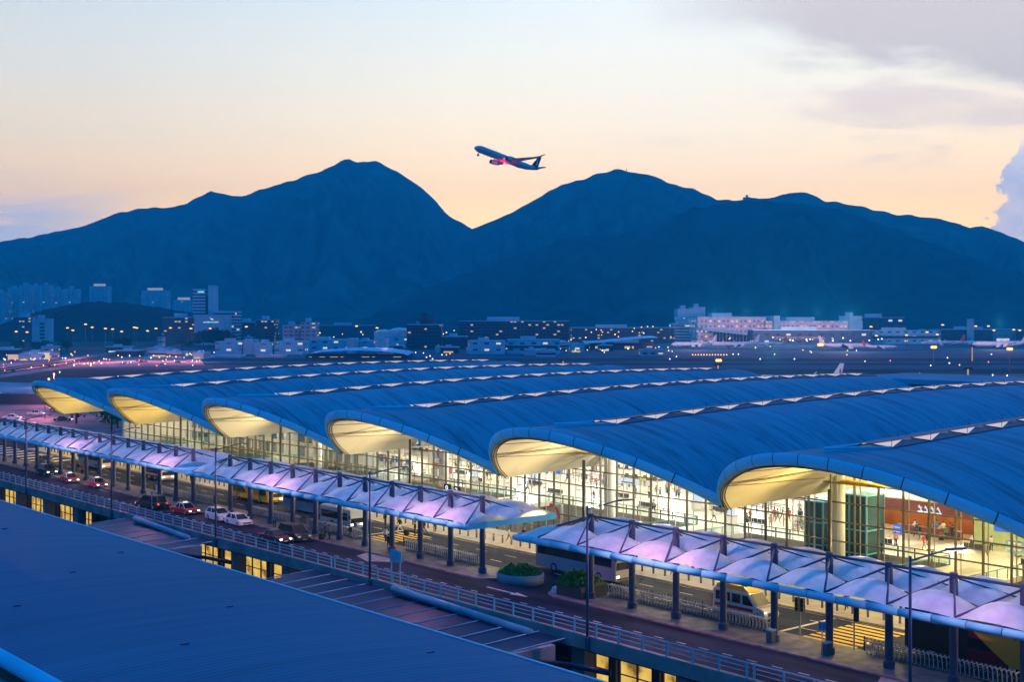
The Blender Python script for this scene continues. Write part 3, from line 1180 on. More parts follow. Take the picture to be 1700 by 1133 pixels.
from mathutils import noise as mnoise
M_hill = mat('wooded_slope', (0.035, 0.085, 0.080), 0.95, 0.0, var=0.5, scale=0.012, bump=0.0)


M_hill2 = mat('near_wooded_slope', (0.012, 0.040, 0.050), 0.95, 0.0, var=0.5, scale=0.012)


def massif(name, ridge, Y, Yf, step=5, m_=None):
    b = MB()
    xs = list(range(ridge[0][0], ridge[-1][0] + 1, step))
    nd = 60
    rows = []
    for px in xs:
        col = []
        zr = CAM_H - (interp(ridge, px) - HOR) / FPX * Y
        zr += mnoise.noise(Vector((px * 0.05, Y * 0.01, 0))) * 7
        for k in range(-6, nd + 1):
            if k < 0:
                f = -k / 6
                Yk = Y + 1300 * f
                z = -8 + (zr + 8) * (1 - f) ** 1.2
            else:
                f = k / nd
                Yk = Y - (Y - Yf) * f
                sp_ = mnoise.noise(Vector((px * 0.011, f * 0.9, Y))) * 0.62 + mnoise.noise(Vector((px * 0.035, f * 1.8, Y))) * 0.42 + mnoise.noise(Vector((px * 0.10, f * 5, Y))) * 0.17 + mnoise.noise(Vector((px * 0.25, f * 12, Y))) * 0.06
                z = -8 + (zr + 8) * ((1 - f) ** 1.25 + sp_ * math.sin(pi * f) * (1 - f) * 0.9)
                z = min(z, -8 + (zr + 8) * (1 - .75 * f))
            Xr = (px - 850) / FPX * Y * (0.35 + 0.65 * Yk / Y)
            col.append(W(Xr, Yk, z))
        rows.append(col)
    b.loft(rows, False, False)
    return tag(b.build(name, m_ or M_hill, smooth=True), kind='structure')


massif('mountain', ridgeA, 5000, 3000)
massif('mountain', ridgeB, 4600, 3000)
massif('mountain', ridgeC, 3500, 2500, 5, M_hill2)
for px, py, Y, w_, h_, nm, lab in ((1240, 331, 4600, 13, 11, 'hilltop_station', 'tiny square radar station on the right hand skyline'), (1040, 286, 4600, .8, 16, 'hilltop_mast', 'thin mast on the crest of the right hand mountain')):
    p = Q(px, py, Y)
    hs = thing(nm, lab, 'station' if w_ > 3 else 'mast', (p.x, p.y, p.z - 4), THETA)
    MB().box(-w_, w_, -6, 6, 0, h_).build('wall', M_conc, hs)
    MB().box(-w_ * .3, w_ * .3, -2, 2, h_, h_ + 8).build('roof_plant', M_conc, hs)
# ------------------------------------------------------------------ haze: one closed box of even air
HB = [W(-3200, -120, 0), W(3600, -120, 0), W(3600, 6400, 0), W(-3200, 6400, 0)]
hb = MB().hexa([(p.x, p.y, -10) for p in HB] + [(p.x, p.y, 660) for p in HB])
m = bpy.data.materials.new('evening_air')
m.use_nodes = True
t = m.node_tree
t.nodes.clear()
pv_ = t.nodes.new('ShaderNodeVolumePrincipled')
pv_.inputs['Color'].default_value = (0.03, 0.70, 1.0, 1)
pv_.inputs['Density'].default_value = 0.00017
pv_.inputs['Anisotropy'].default_value = 0.0
o = t.nodes.new('ShaderNodeOutputMaterial')
t.links.new(pv_.outputs[0], o.inputs['Volume'])
tag(hb.build('haze', m), kind='stuff')
# ------------------------------------------------------------------ vehicles (local +X is forward)
def paint(name, col, rough=0.3):
    return mat(name, col, rough, 0.5, var=0.03, scale=1.0, coat=0.4)


P_white, P_black = paint('white_car_paint', (0.75, 0.76, 0.78)), paint('black_car_paint', (0.02, 0.02, 0.026))
P_red, P_silver = paint('red_car_paint', (0.42, 0.018, 0.02)), paint('silver_car_paint', (0.50, 0.52, 0.56))
P_wine, P_grey = paint('wine_car_paint', (0.10, 0.012, 0.02)), paint('grey_car_paint', (0.12, 0.12, 0.14))
P_yel, P_blue = paint('yellow_bus_paint', (0.72, 0.42, 0.02)), paint('blue_bus_paint', (0.10, 0.28, 0.52))
P_maroon, P_coach = paint('maroon_bus_paint', (0.13, 0.01, 0.03)), paint('dark_coach_paint', (0.32, 0.32, 0.42))
P_pink = paint('pale_pink_bus_paint', (0.70, 0.58, 0.62))
M_tyre = mat('tyre_rubber', (0.015, 0.015, 0.016), 0.9, 0.1)
M_rim = mat('alloy_rim', (0.45, 0.45, 0.48), 0.4, 0.5, metal=0.6)
wh_t = MB()
wh_t.loft([[(r * math.cos(a * pi / 9), y, r * math.sin(a * pi / 9)) for a in range(18)] for r, y in ((0.27, -.1), (.32, -.09), (.33, -.05), (.33, .05), (.32, .09), (.27, .1))])
WT = wh_t.mesh('tyre', M_tyre, True)
wh_r = MB()
wh_r.loft([[(r * math.cos(a * pi / 6), y, r * math.sin(a * pi / 6)) for a in range(12)] for r, y in ((0.21, -.112), (.21, .112))])
WR = wh_r.mesh('rim', M_rim)


def wheels(root, xs, hw, r=0.33):
    for x in xs:
        for sg in (-1, 1):
            wl = bpy.data.objects.new('wheel', WT)
            C.objects.link(wl)
            wl.parent = root
            wl.location = (x, sg * (hw - 0.1), r)
            wl.scale = (r / .33, 1.1, r / .33)
            rm = bpy.data.objects.new('rim', WR)
            C.objects.link(rm)
            rm.parent = wl


def lamp_pair(root, x, y, z, w_, h_, name, m_, depth=0.06):
    for sg in (-1, 1):
        b = MB().hexa([(x - depth, sg * y - w_ / 2, z - h_ / 2), (x + depth, sg * y - w_ / 2, z - h_ / 2), (x + depth, sg * y + w_ / 2, z - h_ / 2), (x - depth, sg * y + w_ / 2, z - h_ / 2),
                       (x - depth, sg * y - w_ / 2, z + h_ / 2), (x + depth * 0.6, sg * y - w_ / 2, z + h_ / 2), (x + depth * 0.6, sg * y + w_ / 2, z + h_ / 2), (x - depth, sg * y + w_ / 2, z + h_ / 2)])
        b.build(name, m_, root)


def car(label, loc, rz, body, roof=None, L_=4.6, Wd=1.8, H=1.48, kind='sedan', cat='car', name='parked_car', lights=True, taxi=False, group=None):
    root = thing(name, label, cat, loc, rz, group)
    h = Wd / 2
    l = L_ / 2
    roof = roof or body
    bl_ = {'sedan': (0.25, 0.27, -0.42, -0.40), 'hatch': (0.22, 0.25, -0.78, -0.95), 'suv': (0.24, 0.27, -0.86, -0.97), 'mpv': (0.40, 0.44, -0.93, -0.99)}[kind]
    belt = 0.86 if H < 1.6 else 1.02
    hood = belt - 0.10
    top = [(l - 0.02, 0.28), (l, 0.50), (l - 0.10, hood - 0.10), (l - 0.35, hood), (l * bl_[1] + 0.55, belt), (-l * 0.55, belt + 0.03), (-l + 0.16, belt + (0.02 if kind != 'sedan' else -0.02)), (-l, belt - 0.2), (-l + 0.02, 0.32)]
    bot = [(-l + 0.30, 0.2), (l - 0.30, 0.2)]
    prof = top + bot
    rings = []
    for y, k in ((-h, 0.94), (-h + 0.05, 0.985), (-h + 0.16, 1.0), (h - 0.16, 1.0), (h - 0.05, 0.985), (h, 0.94)):
        rings.append([(x * (0.97 + 0.03 * (k - .94) / .06), y, 0.2 + (z - 0.2) * k) for x, z in prof])
    MB().loft(rings).build('body', body, root, fix=True)
    # greenhouse
    xf0, xf1, xr1, xr0 = l * bl_[1] + 0.60, l * bl_[0] - 0.18, l * bl_[2] + (0.25 if kind == 'sedan' else 0.28), l * bl_[3] + (-0.35 if kind == 'sedan' else 0.16)
    hb_, ht = h - 0.07, h - 0.26
    zb, zt = belt - 0.02, H - 0.05
    b = MB().hexa([(xr0, -hb_, zb), (xf0, -hb_, zb), (xf0, hb_, zb), (xr0, hb_, zb), (xr1, -ht, zt), (xf1, -ht, zt), (xf1, ht, zt), (xr1, ht, zt)])
    b.build('window_glass', M_glassdk, root)
    b = MB().loft([[(xr1 - .06, -ht - .02, zt - .01), (xf1 + .05, -ht - .02, zt - .01), (xf1 + .05, ht + .02, zt - .01), (xr1 - .06, ht + .02, zt - .01)],
                   [(xr1 + .08, -ht + .10, H), (xf1 - .12, -ht + .10, H), (xf1 - .12, ht - .10, H), (xr1 + .08, ht - .10, H)]])
    for sg in (-1, 1):
        for xa, xb in ((xf0, xf1), (xr0, xr1), ((xf0 + xr0) / 2 - .1, (xf1 + xr1) / 2 - .1)):
            b.tube((xa, sg * hb_, zb), (xb, sg * ht, zt), 0.045, 4)
    b.build('roof', roof, root)
    b = MB()
    for sg in (-1, 1):
        b.box(xf0 - 0.42, xf0 - 0.24, sg * (h + 0.10) - 0.09, sg * (h + 0.10) + 0.09, belt + 0.02, belt + 0.16)
    b.build('wing_mirror', body, root)
    wheels(root, (l * 0.60, -l * 0.60), h, 0.32 if H < 1.6 else 0.36)
    lamp_pair(root, l - 0.05, h - 0.26, hood - 0.20, 0.34, 0.15, 'headlight', M_head if lights else M_rim)
    if lights and name in ('parked_car', 'taxi'):
        light('headlight_beam', 'SPOT', (l + .1, 0, hood - .2), 130, (1, .9, .8), root, .1, 70, None).rotation_euler = (0, R(-78), 0)
    lamp_pair(root, -l + 0.02, h - 0.20, belt - 0.18, 0.22, 0.2, 'tail_light', M_tail)
    MB().box(l - 0.03, l + 0.02, -0.5, 0.5, 0.38, 0.55).build('grille', M_dark, root)
    MB().box(l, l + 0.035, -0.26, 0.26, 0.30, 0.41).build('number_plate', P_white, root)
    if taxi:
        MB().box(0.0, 0.2, -0.28, 0.28, H, H + 0.16).build('roof_sign', lamp_mat('taxi_sign_' + str(len(MATS)), (1.0, 0.86, 0.7), 1.3), root)
    return root


def bus(label, loc, rz, body, L_, Wd, H, bands, lower=None, cat='bus', name='coach', wheelx=None, group=None, front=None, lights=True):
    """bands: (z0, z1) window bands"""
    root = thing(name, label, cat, loc, rz, group)
    h, l = Wd / 2, L_ / 2

    def ring(x, k, z0=0.32, z1=H, fr=0.0):
        r_ = 0.16
        return [(x, -h * k, z0), (x, h * k, z0), (x, h * k, z1 - r_), (x, (h - r_) * k, z1), (x, -(h - r_) * k, z1), (x, -h * k, z1 - r_)]
    b = MB().loft([ring(-l, 0.96), ring(-l + 0.12, 1), ring(l - 0.35, 1), ring(l - 0.08, 0.98), ring(l, 0.93, 0.36, H - 0.22)])
    b.build('body', body, root, fix=True)
    if lower:
        b = MB()
        for sg in (-1, 1):
            b.box(-l + 0.15, l - 0.4, sg * h - 0.012, sg * h + 0.012, 0.34, bands[0][0] - 0.35)
        b.build('lower_panel', lower, root)
    for z0, z1 in bands:
        n = max(3, int(L_ / 1.6))
        for sg in (-1, 1):
            b = MB()
            for i in range(n):
                x0 = -l + 0.35 + (L_ - 0.9) * i / n
                x1 = -l + 0.35 + (L_ - 0.9) * (i + 1) / n - 0.06
                b.box(x0, x1 + 0.061, sg * h - 0.02, sg * h + 0.02, z0, z1)
            b.build('side_window', M_glassdk, root)
        b = MB().hexa([(l - 0.06, -h + .14, z0 - .25), (l + 0.02, -h + .14, z0 - .25), (l + 0.02, h - .14, z0 - .25), (l - .06, h - .14, z0 - .25),
                       (l - 0.12, -h + .2, z1), (l - 0.02, -h + .2, z1), (l - 0.02, h - .2, z1), (l - .12, h - .2, z1)])
        b.build('windscreen', M_glassdk, root)
        MB().box(-l - 0.03, -l + 0.05, -h + .25, h - .25, z0, z1).build('rear_window', M_glassdk, root)
    b = MB()
    b.box(-l * 0.5, -l * 0.1, -h * .55, h * .55, H - 0.02, H + 0.16)
    b.box(l * 0.25, l * 0.5, -h * .4, h * .4, H - 0.02, H + 0.12)
    b.build('roof_unit', body, root)
    wheels(root, wheelx or (l - 2.4, -l + 2.9), h, 0.48)
    lamp_pair(root, l - 0.02, h - 0.35, 0.75, 0.42, 0.2, 'headlight', M_head if lights else M_rim)
    lamp_pair(root, -l + 0.0, h - 0.25, 0.95, 0.2, 0.35, 'tail_light', M_tail)
    b = MB()
    for sg in (-1, 1):
        b.tube((l - 0.1, sg * (h - .1), H - .5), (l + 0.25, sg * (h + 0.18), H - 0.75), 0.03, 5)
        b.box(l + 0.2, l + 0.32, sg * (h + 0.18) - 0.1, sg * (h + 0.18) + 0.1, H - 1.2, H - 0.7)
    b.build('wing_mirror', M_dark, root)
    MB().box(l - 0.06, l + 0.03, -h + .3, h - .3, 0.42, 0.58).build('bumper', M_dark, root)
    return root


def text(s, size, m, parent, loc, rot, name='lettering', extr=0.02, align='CENTER'):
    cu = bpy.data.curves.new('tmp', 'FONT')
    cu.body = s
    cu.size = size
    cu.extrude = extr
    cu.align_x = align
    cu.resolution_u = 2
    to = bpy.data.objects.new('tmp', cu)
    C.objects.link(to)
    dg = bpy.context.evaluated_depsgraph_get()
    me = bpy.data.meshes.new_from_object(to.evaluated_get(dg))
    bpy.data.objects.remove(to)
    me.materials.clear()
    me.materials.append(m)
    o = bpy.data.objects.new(name, me)
    C.objects.link(o)
    o.parent = parent
    o.location = loc
    o.rotation_euler = rot
    return o


DN = -pi / 2                       # heading towards the camera end


def gp(px, py, z=0.0):
    p = G(px, py, z)
    return (p.x, p.y, z)


car('black off-road car with bright headlamps, leading the parked row at far left', gp(78, 789), DN, P_black, L_=4.7, Wd=1.9, H=1.8, kind='suv')
car('red and silver taxi with lit headlamps behind the black off-road car', gp(116, 801), DN - .1, P_red, P_silver, taxi=True, name='taxi', cat='taxi')
car('red and silver taxi second in the pair beside the far canopy', gp(161, 809), DN - .05, P_red, P_silver, taxi=True, name='taxi', cat='taxi')
car('dark van seen from behind with glowing red tail lamps, next to blue sign', gp(251, 845), -DN + 0.25, P_black, L_=4.8, Wd=1.85, H=1.95, kind='mpv', name='parked_van', cat='van')
car('red taxi with white roof sign and bright headlamps, ahead of two white cars', gp(307, 853), DN + .12, P_red, P_silver, taxi=True, name='taxi', cat='taxi')
car('white tall hatchback parked first of two white cars', gp(363, 864), DN, P_white, L_=4.3, H=1.62, kind='suv', lights=False)
car('white low hatchback parked nose to road, nearer of two white cars', gp(396, 872), DN, P_white, L_=4.4, H=1.46, kind='hatch', lights=False)
car('large black people carrier stopped at the island kerb', gp(488, 897), DN, P_black, L_=4.95, Wd=1.9, H=1.88, kind='mpv', lights=False, name='people_carrier', cat='car')
car('dark wine red saloon close to the railing with one lamp glaring', gp(457, 900), DN + .05, P_wine, P_black, L_=4.6, H=1.42)
car('small dark car waiting under the far end of the far canopy', gp(74, 772), DN, P_grey, H=1.7, kind='suv', lights=False)
rr = random.Random(4)
for i, (px, py) in enumerate(((20, 697), (60, 690), (95, 683), (40, 706), (105, 700))):
    c_ = (P_white, P_silver, P_grey, P_red, P_black)[i]
    car(('white', 'silver', 'grey', 'red', 'black')[i] + ' car driving over the pink lit forecourt beyond the hall', gp(px, py), DN + 1.2 + rr.uniform(-.3, .3), c_, name='car')

# buses and coaches in the bus lanes
LB1, LB2 = 95.2, 92.0


def onlane(px, D, z=0.0):
    return (D, along(px, D), z)


bus('pale pink coach with lit tail lamps, farthest along the bus lane', onlane(160, 94.6), DN, P_pink, 10.5, 2.5, 3.3, [(1.5, 2.6)])
bus('white and plum minibus behind columns of the far canopy', onlane(262, 95.3), DN, P_pink, 7.5, 2.3, 2.8, [(1.25, 2.2)], lower=P_maroon, name='minibus', cat='minibus')
dd1 = bus('yellow and maroon double-deck bus waiting under the middle canopy', onlane(424, 95.2), DN, P_yel, 11.5, 2.5, 4.4, [(1.25, 2.0), (2.75, 3.6)], name='double_deck_bus')
bus('dark blue coach with bright windscreen ahead of the yellow double-decker', onlane(517, 95.0), DN, P_blue, 11, 2.5, 3.4, [(1.6, 2.75)])
bus('white minibus with dark windows stopped at the island', onlane(567, 91.2), DN, P_white, 7.0, 2.1, 2.65, [(1.2, 2.1)], name='minibus', cat='minibus')
bus('long silver grey coach passing between the shrub planters and the nearest canopy', onlane(968, 93.2), DN, P_coach, 12, 2.55, 3.55, [(1.65, 2.9)])
dd = bus('maroon and black double-deck bus with golden swoosh panel nearest the camera', onlane(1632, 92.6), DN + pi, P_maroon, 12, 2.55, 4.45, [(1.3, 2.1), (2.85, 3.7)], name='double_deck_bus')
# swoosh and lettering on the kerb side (local: rotated half a turn, island side is +Y of the bus)
def swoosh(root, sgn, x0, x1):
    b = MB()
    n = 14
    y = sgn * 1.275 + sgn * 0.03
    lo_, hi_ = [], []
    for i in range(n + 1):
        f = i / n
        x = x0 + (x1 - x0) * f
        lo_.append((x, y, max(.45, 3.9 - 3.45 * (f / .62) ** 0.8)))
        hi_.append((x, y, 3.95 if f < 0.96 else 3.95 - 1.2 * (f - .96) / .04))
    for i in range(n):
        b.face([lo_[i], lo_[i + 1], hi_[i + 1], hi_[i]])
    b.build('swoosh_panel', paint('gold_bus_paint_' + str(len(MATS)), (0.62, 0.38, 0.05)), root)


swoosh(dd, 1, 1.3, -5.6)
text('Cityflyer', 0.85, M_dark, dd, (-2.2, 1.33, 2.75), (pi / 2, 0, pi), extr=0.01, align='LEFT')
swoosh(dd1, -1, -3.4, 3.4)
b = MB().box(0.5, 6.0, 1.27, 1.31, 0.45, 4.1)
b.build('black_side_panel', M_dark, dd)

# ambulance: bonneted van with raised yellow roof
amb = thing('ambulance', 'white ambulance van with yellow roof and red stripe driving down the bus lane', 'ambulance', onlane(1238, 91.0), DN)
prof = [(2.85, 0.35), (2.9, 0.75), (2.75, 1.12), (1.95, 1.32), (1.15, 2.28), (0.9, 2.36), (-2.8, 2.36), (-2.9, 2.2), (-2.9, 0.4), (-2.5, 0.28), (2.5, 0.28)]
MB().loft([[(x * k, y, .28 + (z - .28) * k2) for x, z in prof] for y, k, k2 in ((-1.0, .985, .97), (-.95, 1, .995), (.95, 1, .995), (1.0, .985, .97))]).build('body', P_white, amb, fix=True)
b = MB().loft([[(-2.75, -.84, 2.35), (1.05, -.84, 2.35), (1.05, .84, 2.35), (-2.75, .84, 2.35)], [(-2.6, -.72, 2.78), (0.35, -.72, 2.78), (0.35, .72, 2.78), (-2.6, .72, 2.78)]])
b.build('roof_cap', paint('ambulance_yellow', (0.80, 0.46, 0.02)), amb)
b = MB()
for sg in (-1, 1):
    b.box(-0.05, 0.45, sg * .35 - .13, sg * .35 + .13, 2.78, 2.84)
b.box(-1.9, -1.4, -.5, .5, 2.78, 2.9)
b.build('beacon_light', paint('beacon_blue', (0.02, 0.06, 0.3)), amb)
for sg in (-1, 1):
    MB().box(-0.75, 0.25, sg * 1.0 - .02, sg * 1.0 + .02, 1.35, 2.12).build('side_window', M_glassdk, amb)
    MB().face([(.45, sg * 1.015, 1.3), (1.7, sg * 1.015, 1.3), (1.05, sg * 1.015, 2.12), (.45, sg * 1.015, 2.12)]).build('door_window', M_glassdk, amb)
    b = MB().box(-2.6, -0.95, sg * 1.0 - .02, sg * 1.0 + .02, 1.35, 2.12)
    0 and b.face([(.45, sg * 1.015, 1.3), (1.7, sg * 1.015, 1.3), (1.05, sg * 1.015, 2.12), (.45, sg * 1.015, 2.12)])
    b.build('side_window', M_glassdk, amb)
    MB().box(-2.7, 1.6, sg * 1.0 - .025, sg * 1.0 + .025, 0.78, 1.06).build('red_stripe', P_red, amb)
MB().hexa([(1.98, -.86, 1.36), (2.02, -.86, 1.36), (2.02, .86, 1.36), (1.98, .86, 1.36), (1.18, -.78, 2.26), (1.24, -.78, 2.26), (1.24, .78, 2.26), (1.18, .78, 2.26)]).build('windscreen', mat('tinted_screen', (0.35, 0.36, 0.25), 0.15, 0.5), amb)
wheels(amb, (1.9, -1.75), 1.0, 0.36)
lamp_pair(amb, 2.80, .78, 0.86, .3, .22, 'headlight', M_head)
lamp_pair(amb, -2.88, .85, 1.1, .15, .4, 'tail_light', M_tail)
MB().box(2.84, 2.92, -.5, .5, .55, .85).build('grille', M_dark, amb)
text('AMBULANCE', 0.34, P_red, amb, (2.42, 0, 1.26), (R(16), 0, pi / 2), extr=0.005)

# ------------------------------------------------------------------ lamp posts on the railing
lp = {}
posx = ((1511, 'nearest lamp post, rising in front of the largest arch', 0), (975, 'second lamp post, beside the shrub planter gap', 0), (614, 'third lamp post, in front of the middle canopy', 0),
        (358, 'fourth lamp post, by the white cars', 0), (185, 'fifth lamp post, by the two red taxis', 0), (43, 'farthest lamp post at the left edge', 0))
for i, (px, t_, _) in enumerate(posx):
    yy = along(px, 74.6)
    if i == 0:
        lroot = thing('street_lamp', 'slender dark street lamp, ' + t_, 'street lamp', (74.6, yy, 0), group='lamp posts along the railing')
        MB().tube((0, 0, -0.9), (0, 0, 11.0), 0.13, 10, 0.09).build('pole', M_steel, lroot, True)
        MB().tube((0, 0, 10.7), (2.2, -1.3, 11.35), 0.06, 6).build('arm', M_steel, lroot)
        hd = MB().loft([[(2.1, -1.45, 11.30), (2.3, -1.1, 11.30), (2.3, -1.1, 11.42), (2.1, -1.45, 11.42)], [(3.2, -2.1, 11.36), (3.35, -1.75, 11.36), (3.35, -1.75, 11.46), (3.2, -2.1, 11.46)]])
        hl = hd.build('lamp_head', M_steel, lroot)
        MB().box(2.55, 2.8, -1.66, -1.5, 11.27, 11.30).build('lens', M_hot, hl)
        MB().lathe([(0.2, -0.9), (0.2, 0.1), (0.12, 0.3)], 10).build('base', M_steel, lroot)
    else:
        lroot = copy_tree(bpy.data.objects['street_lamp'], (74.6, yy, 0), label='slender dark street lamp, ' + t_)
    light('street_lamp_light', 'SPOT', (2.75, -1.6, 11.2), 2600, (1.0, 0.38, 0.52), lroot, 0.07, 150, (2.75 + 74.6 + 2.0, yy - 1.6, 0))
    o_ = bpy.data.objects[-1] if False else None

# fix lamp light aims (they hang straight down inside their lamp post)
for o in list(scene.objects):
    if o.name.startswith('street_lamp_light'):
        o.rotation_euler = (0, R(-14), 0)

# ------------------------------------------------------------------ bollards
bo = MB().lathe([(0.11, 0.14), (0.11, 0.92), (0.13, 0.93), (0.13, 1.0), (0.09, 1.04)], 10)
bo.k = 1
bo.lathe([(0.118, 0.76), (0.118, 0.9)], 10)
bm_ = bo.mesh('bollard', [mat('bollard_grey', (0.16, 0.15, 0.17), 0.5), M_ylw])
y = 30.0
while y < 262:
    o = bpy.data.objects.new('bollard', bm_)
    C.objects.link(o)
    o.location = (98.7, y, 0)
    tag(o, 'grey kerb bollard with yellow band in the long row along the bus lane', 'bollard', 'bollards along the terminal kerb')
    y += 1.62

# ------------------------------------------------------------------ luggage trolleys, nested in rows
tr = MB()
for sg in (-1, 1):
    tr.tube((0.45, sg * .22, .10), (-.35, sg * .28, .10), 0.02, 4)
    tr.path([(-.35, sg * .28, .10), (-.38, sg * .28, .5), (-.42, sg * .28, 1.0), (-.55, sg * .28, 1.08)], 0.034, 5)
tr.tube((-.52, -.28, 1.0), (-.52, .28, 1.0), 0.035, 6)
tr.tube((-.40, -.28, .6), (-.40, .28, .6), .016, 4)
tr.k = 1
tr.box(-.3, .45, -.2, .2, .11, .13)
tr.box(-.40, .1, -.2, .2, .66, .69)
for x, yy in ((.42, 0), (-.3, .26), (-.3, -.26)):
    tr.loft([[(x + .07 * math.cos(a * pi / 5), yy + w_, .07 + .07 * math.sin(a * pi / 5)) for a in range(10)] for w_ in (-.02, .02)])
trm = tr.mesh('luggage_trolley', [mat('trolley_steel', (0.60, 0.58, 0.66), 0.45, 0.4, metal=0.0), M_dark])
rows = ((1438, 1700, 'long silver luggage trolley row beside the maroon double-decker', 88.0), (1012, 1282, 'silver luggage trolley row between the planter box and the ambulance', 87.9),
        (674, 795, 'silver luggage trolley row left of the oval planter', 87.9), (512, 600, 'silver luggage trolley row by the white minibus', 87.8),
        (415, 500, 'silver luggage trolley row behind the black people carrier', 87.8), (262, 352, 'silver luggage trolley row behind the red taxi', 87.8))
ntr = 0
for a, b_, lab, D in rows:
    y1, y0 = along(a, D), along(b_, D)
    n = int((y1 - y0) / 0.37)
    for i in range(n):
        o = bpy.data.objects.new('luggage_trolley', trm)
        C.objects.link(o)
        o.location = (D, y0 + 0.37 * i, 0.13)
        o.rotation_euler.z = -pi / 2 + rr.uniform(-.03, .03)
        tag(o, 'trolley in the ' + lab, 'luggage trolley', lab)
        ntr += 1
# low black fences behind the trolleys
for a, b_, lab in ((1435, 1712, 'nearest'), (1005, 1290, 'second'), (670, 800, 'third'), (410, 604, 'fourth'), (255, 356, 'farthest')):
    y1, y0 = along(a, 88.45), along(b_, 88.45)
    fr_ = thing('kerb_fence', 'low dark pedestrian fence behind the ' + lab + ' run of luggage trolleys', 'fence', (88.45, y0, 0.13), group='kerb fences')
    b = MB()
    for z in (.3, .95):
        b.tube((0, 0, z), (0, y1 - y0, z), .03, 5)
    b.build('rail', M_dark, fr_)
    n = max(2, int((y1 - y0) / 2.0))
    for i in range(n + 1):
        MB().box(-.04, .04, (y1 - y0) * i / n - .04, (y1 - y0) * i / n + .04, 0, 1.15).build('post', M_dark, fr_)

# ------------------------------------------------------------------ planters with shrubs
def leaves(b, pts, size, rr_):
    for c, nrm in pts:
        d_ = Vector((rr_.gauss(0, 1), rr_.gauss(0, 1), rr_.gauss(0, 1))).normalized()
        e_ = d_.cross(Vector((rr_.gauss(0, 1), rr_.gauss(0, 1), rr_.gauss(0, 1)))).normalized()
        s_ = size * rr_.uniform(.6, 1.3)
        b.k = rr_.choice((0, 0, 1))
        b.face([c - d_ * s_, c + e_ * s_ * .5, c + d_ * s_, c - e_ * s_ * .5])


M_leaf = mat('shrub_leaf', (0.05, 0.15, 0.025), 0.7, 0.2, var=0.3, scale=2)
M_leaf2 = mat('shrub_leaf_light', (0.13, 0.26, 0.05), 0.7, 0.2, var=0.3, scale=2)
M_stem = mat('bark', (0.06, 0.045, 0.035), 0.9)
c = gp(838, 958)
pl = thing('oval_planter', 'oval pale planter full of trimmed green shrubs at the end of the middle island', 'planter', (86.0, 101.0, 0))
rings = []
for k, z in ((1.0, 0), (1.0, .9), (.93, .92), (.93, .75)):
    rings.append([(2.2 * k * math.cos(a * pi / 16), 2.6 * k * math.sin(a * pi / 16), z) for a in range(32)])
MB().loft(rings).build('tub', mat('pale_planter', (.22, .26, .34), .7), pl, True)
b = MB()
pts = []
for i in range(2600):
    a, q, u = rr.uniform(0, 2 * pi), math.sqrt(rr.random()), rr.random()
    hh = (1 - q ** 3) * .8 * (0.7 + .3 * math.sin(7 * a + 4 * q)) * rr.uniform(.8, 1.25) + .1
    pts.append((Vector((2.0 * q * math.cos(a), 2.4 * q * math.sin(a), .8 + hh * math.sqrt(u))), 0))
leaves(b, pts, .17, rr)
b.build('shrub', [M_leaf, M_leaf2], pl)
pl = thing('planter_box', 'tall dark planter box topped by a bushy clipped hedge at the near island tip', 'planter', (86.0, 92.2, 0))
MB().box(-1.7, 1.7, -1.9, 1.5, 0.1, 1.25).build('tub', mat('dark_planter', (.035, .04, .05), .6), pl)
MB().loft([[(1.6 * math.cos(a * pi / 8) * k, 2.2 + 1.0 * math.sin(a * pi / 8) * k, z) for a in range(16)] for k, z in ((1, .1), (.9, .5))]).build('kerb_nose', M_rail, pl)
b = MB()
pts = []
for i in range(3000):
    x, yv, zv = rr.uniform(-1, 1), rr.uniform(-1, 1), rr.random()
    hh = (1 - max(abs(x), abs(yv)) ** 4) * 1.15 * (0.82 + .18 * math.sin(7 * yv + 3 * x)) * rr.uniform(.85, 1.2)
    pts.append((Vector((1.7 * x, 1.6 * yv + .1, 1.2 + hh * zv ** .5)), 0))
leaves(b, pts, .18, rr)
b.build('hedge', [M_leaf, M_leaf2], pl)

# ------------------------------------------------------------------ traffic signals, signs, bins
for px, py, hgt, lab in ((1328, 1058, 3.4, 'traffic signal with two black heads by the near zebra crossing'), (1418, 1080, 3.6, 'slim traffic signal with single black head beside the yellow zebra stripes'), (880 - 100, 0, 3.4, '')):
    if not lab:
        continue
    p = gp(px, py, 0.13)
    ts = thing('traffic_signal', lab, 'traffic signal', p)
    MB().tube((0, 0, 0), (0, 0, hgt), .06, 8).build('pole', M_rim, ts)
    offs = (-.28, .28) if 'two' in lab else (-.22,)
    for q in offs:
        MB().box(-.15, .15, q - .14, q + .14, hgt - 1.3, hgt - .2).build('signal_head', M_dark, ts)
        b = MB()
        for z in (-.42, -.72, -1.05):
            b.box(-.26, -.14, q - .11, q + .11, hgt + z + .06, hgt + z + .1)
        b.build('visor', M_dark, ts)
for px, py, lab in ((1365, 1093, 'small blue round-top road sign beside third canopy column from the crossing'), (252, 850, 'square blue parking sign on thin post behind the dark van')):
    p = gp(px, py, 0.13)
    sg_ = thing('road_sign', lab, 'sign', p)
    MB().tube((0, 0, 0), (0, 0, 2.6), .04, 6).build('post', M_rim, sg_)
    MB().box(-.03, .03, -.32, .32, 2.1, 2.75).build('sign_plate', paint('sign_blue_' + str(px), (.03, .22, .55)), sg_)
p = gp(660, 958)
sg_ = thing('notice_board', 'pale blue double-post notice board standing behind the railing', 'sign', (75.9, along(657, 75.9), 0))
for q in (-.75, .75):
    MB().tube((0, q, 0), (0, q, 3.2), .06, 6).build('post', M_rail, sg_)
MB().box(-.05, .05, -.95, .95, 2.1, 3.3).build('board', paint('board_blue', (.10, .38, .52), .5), sg_)
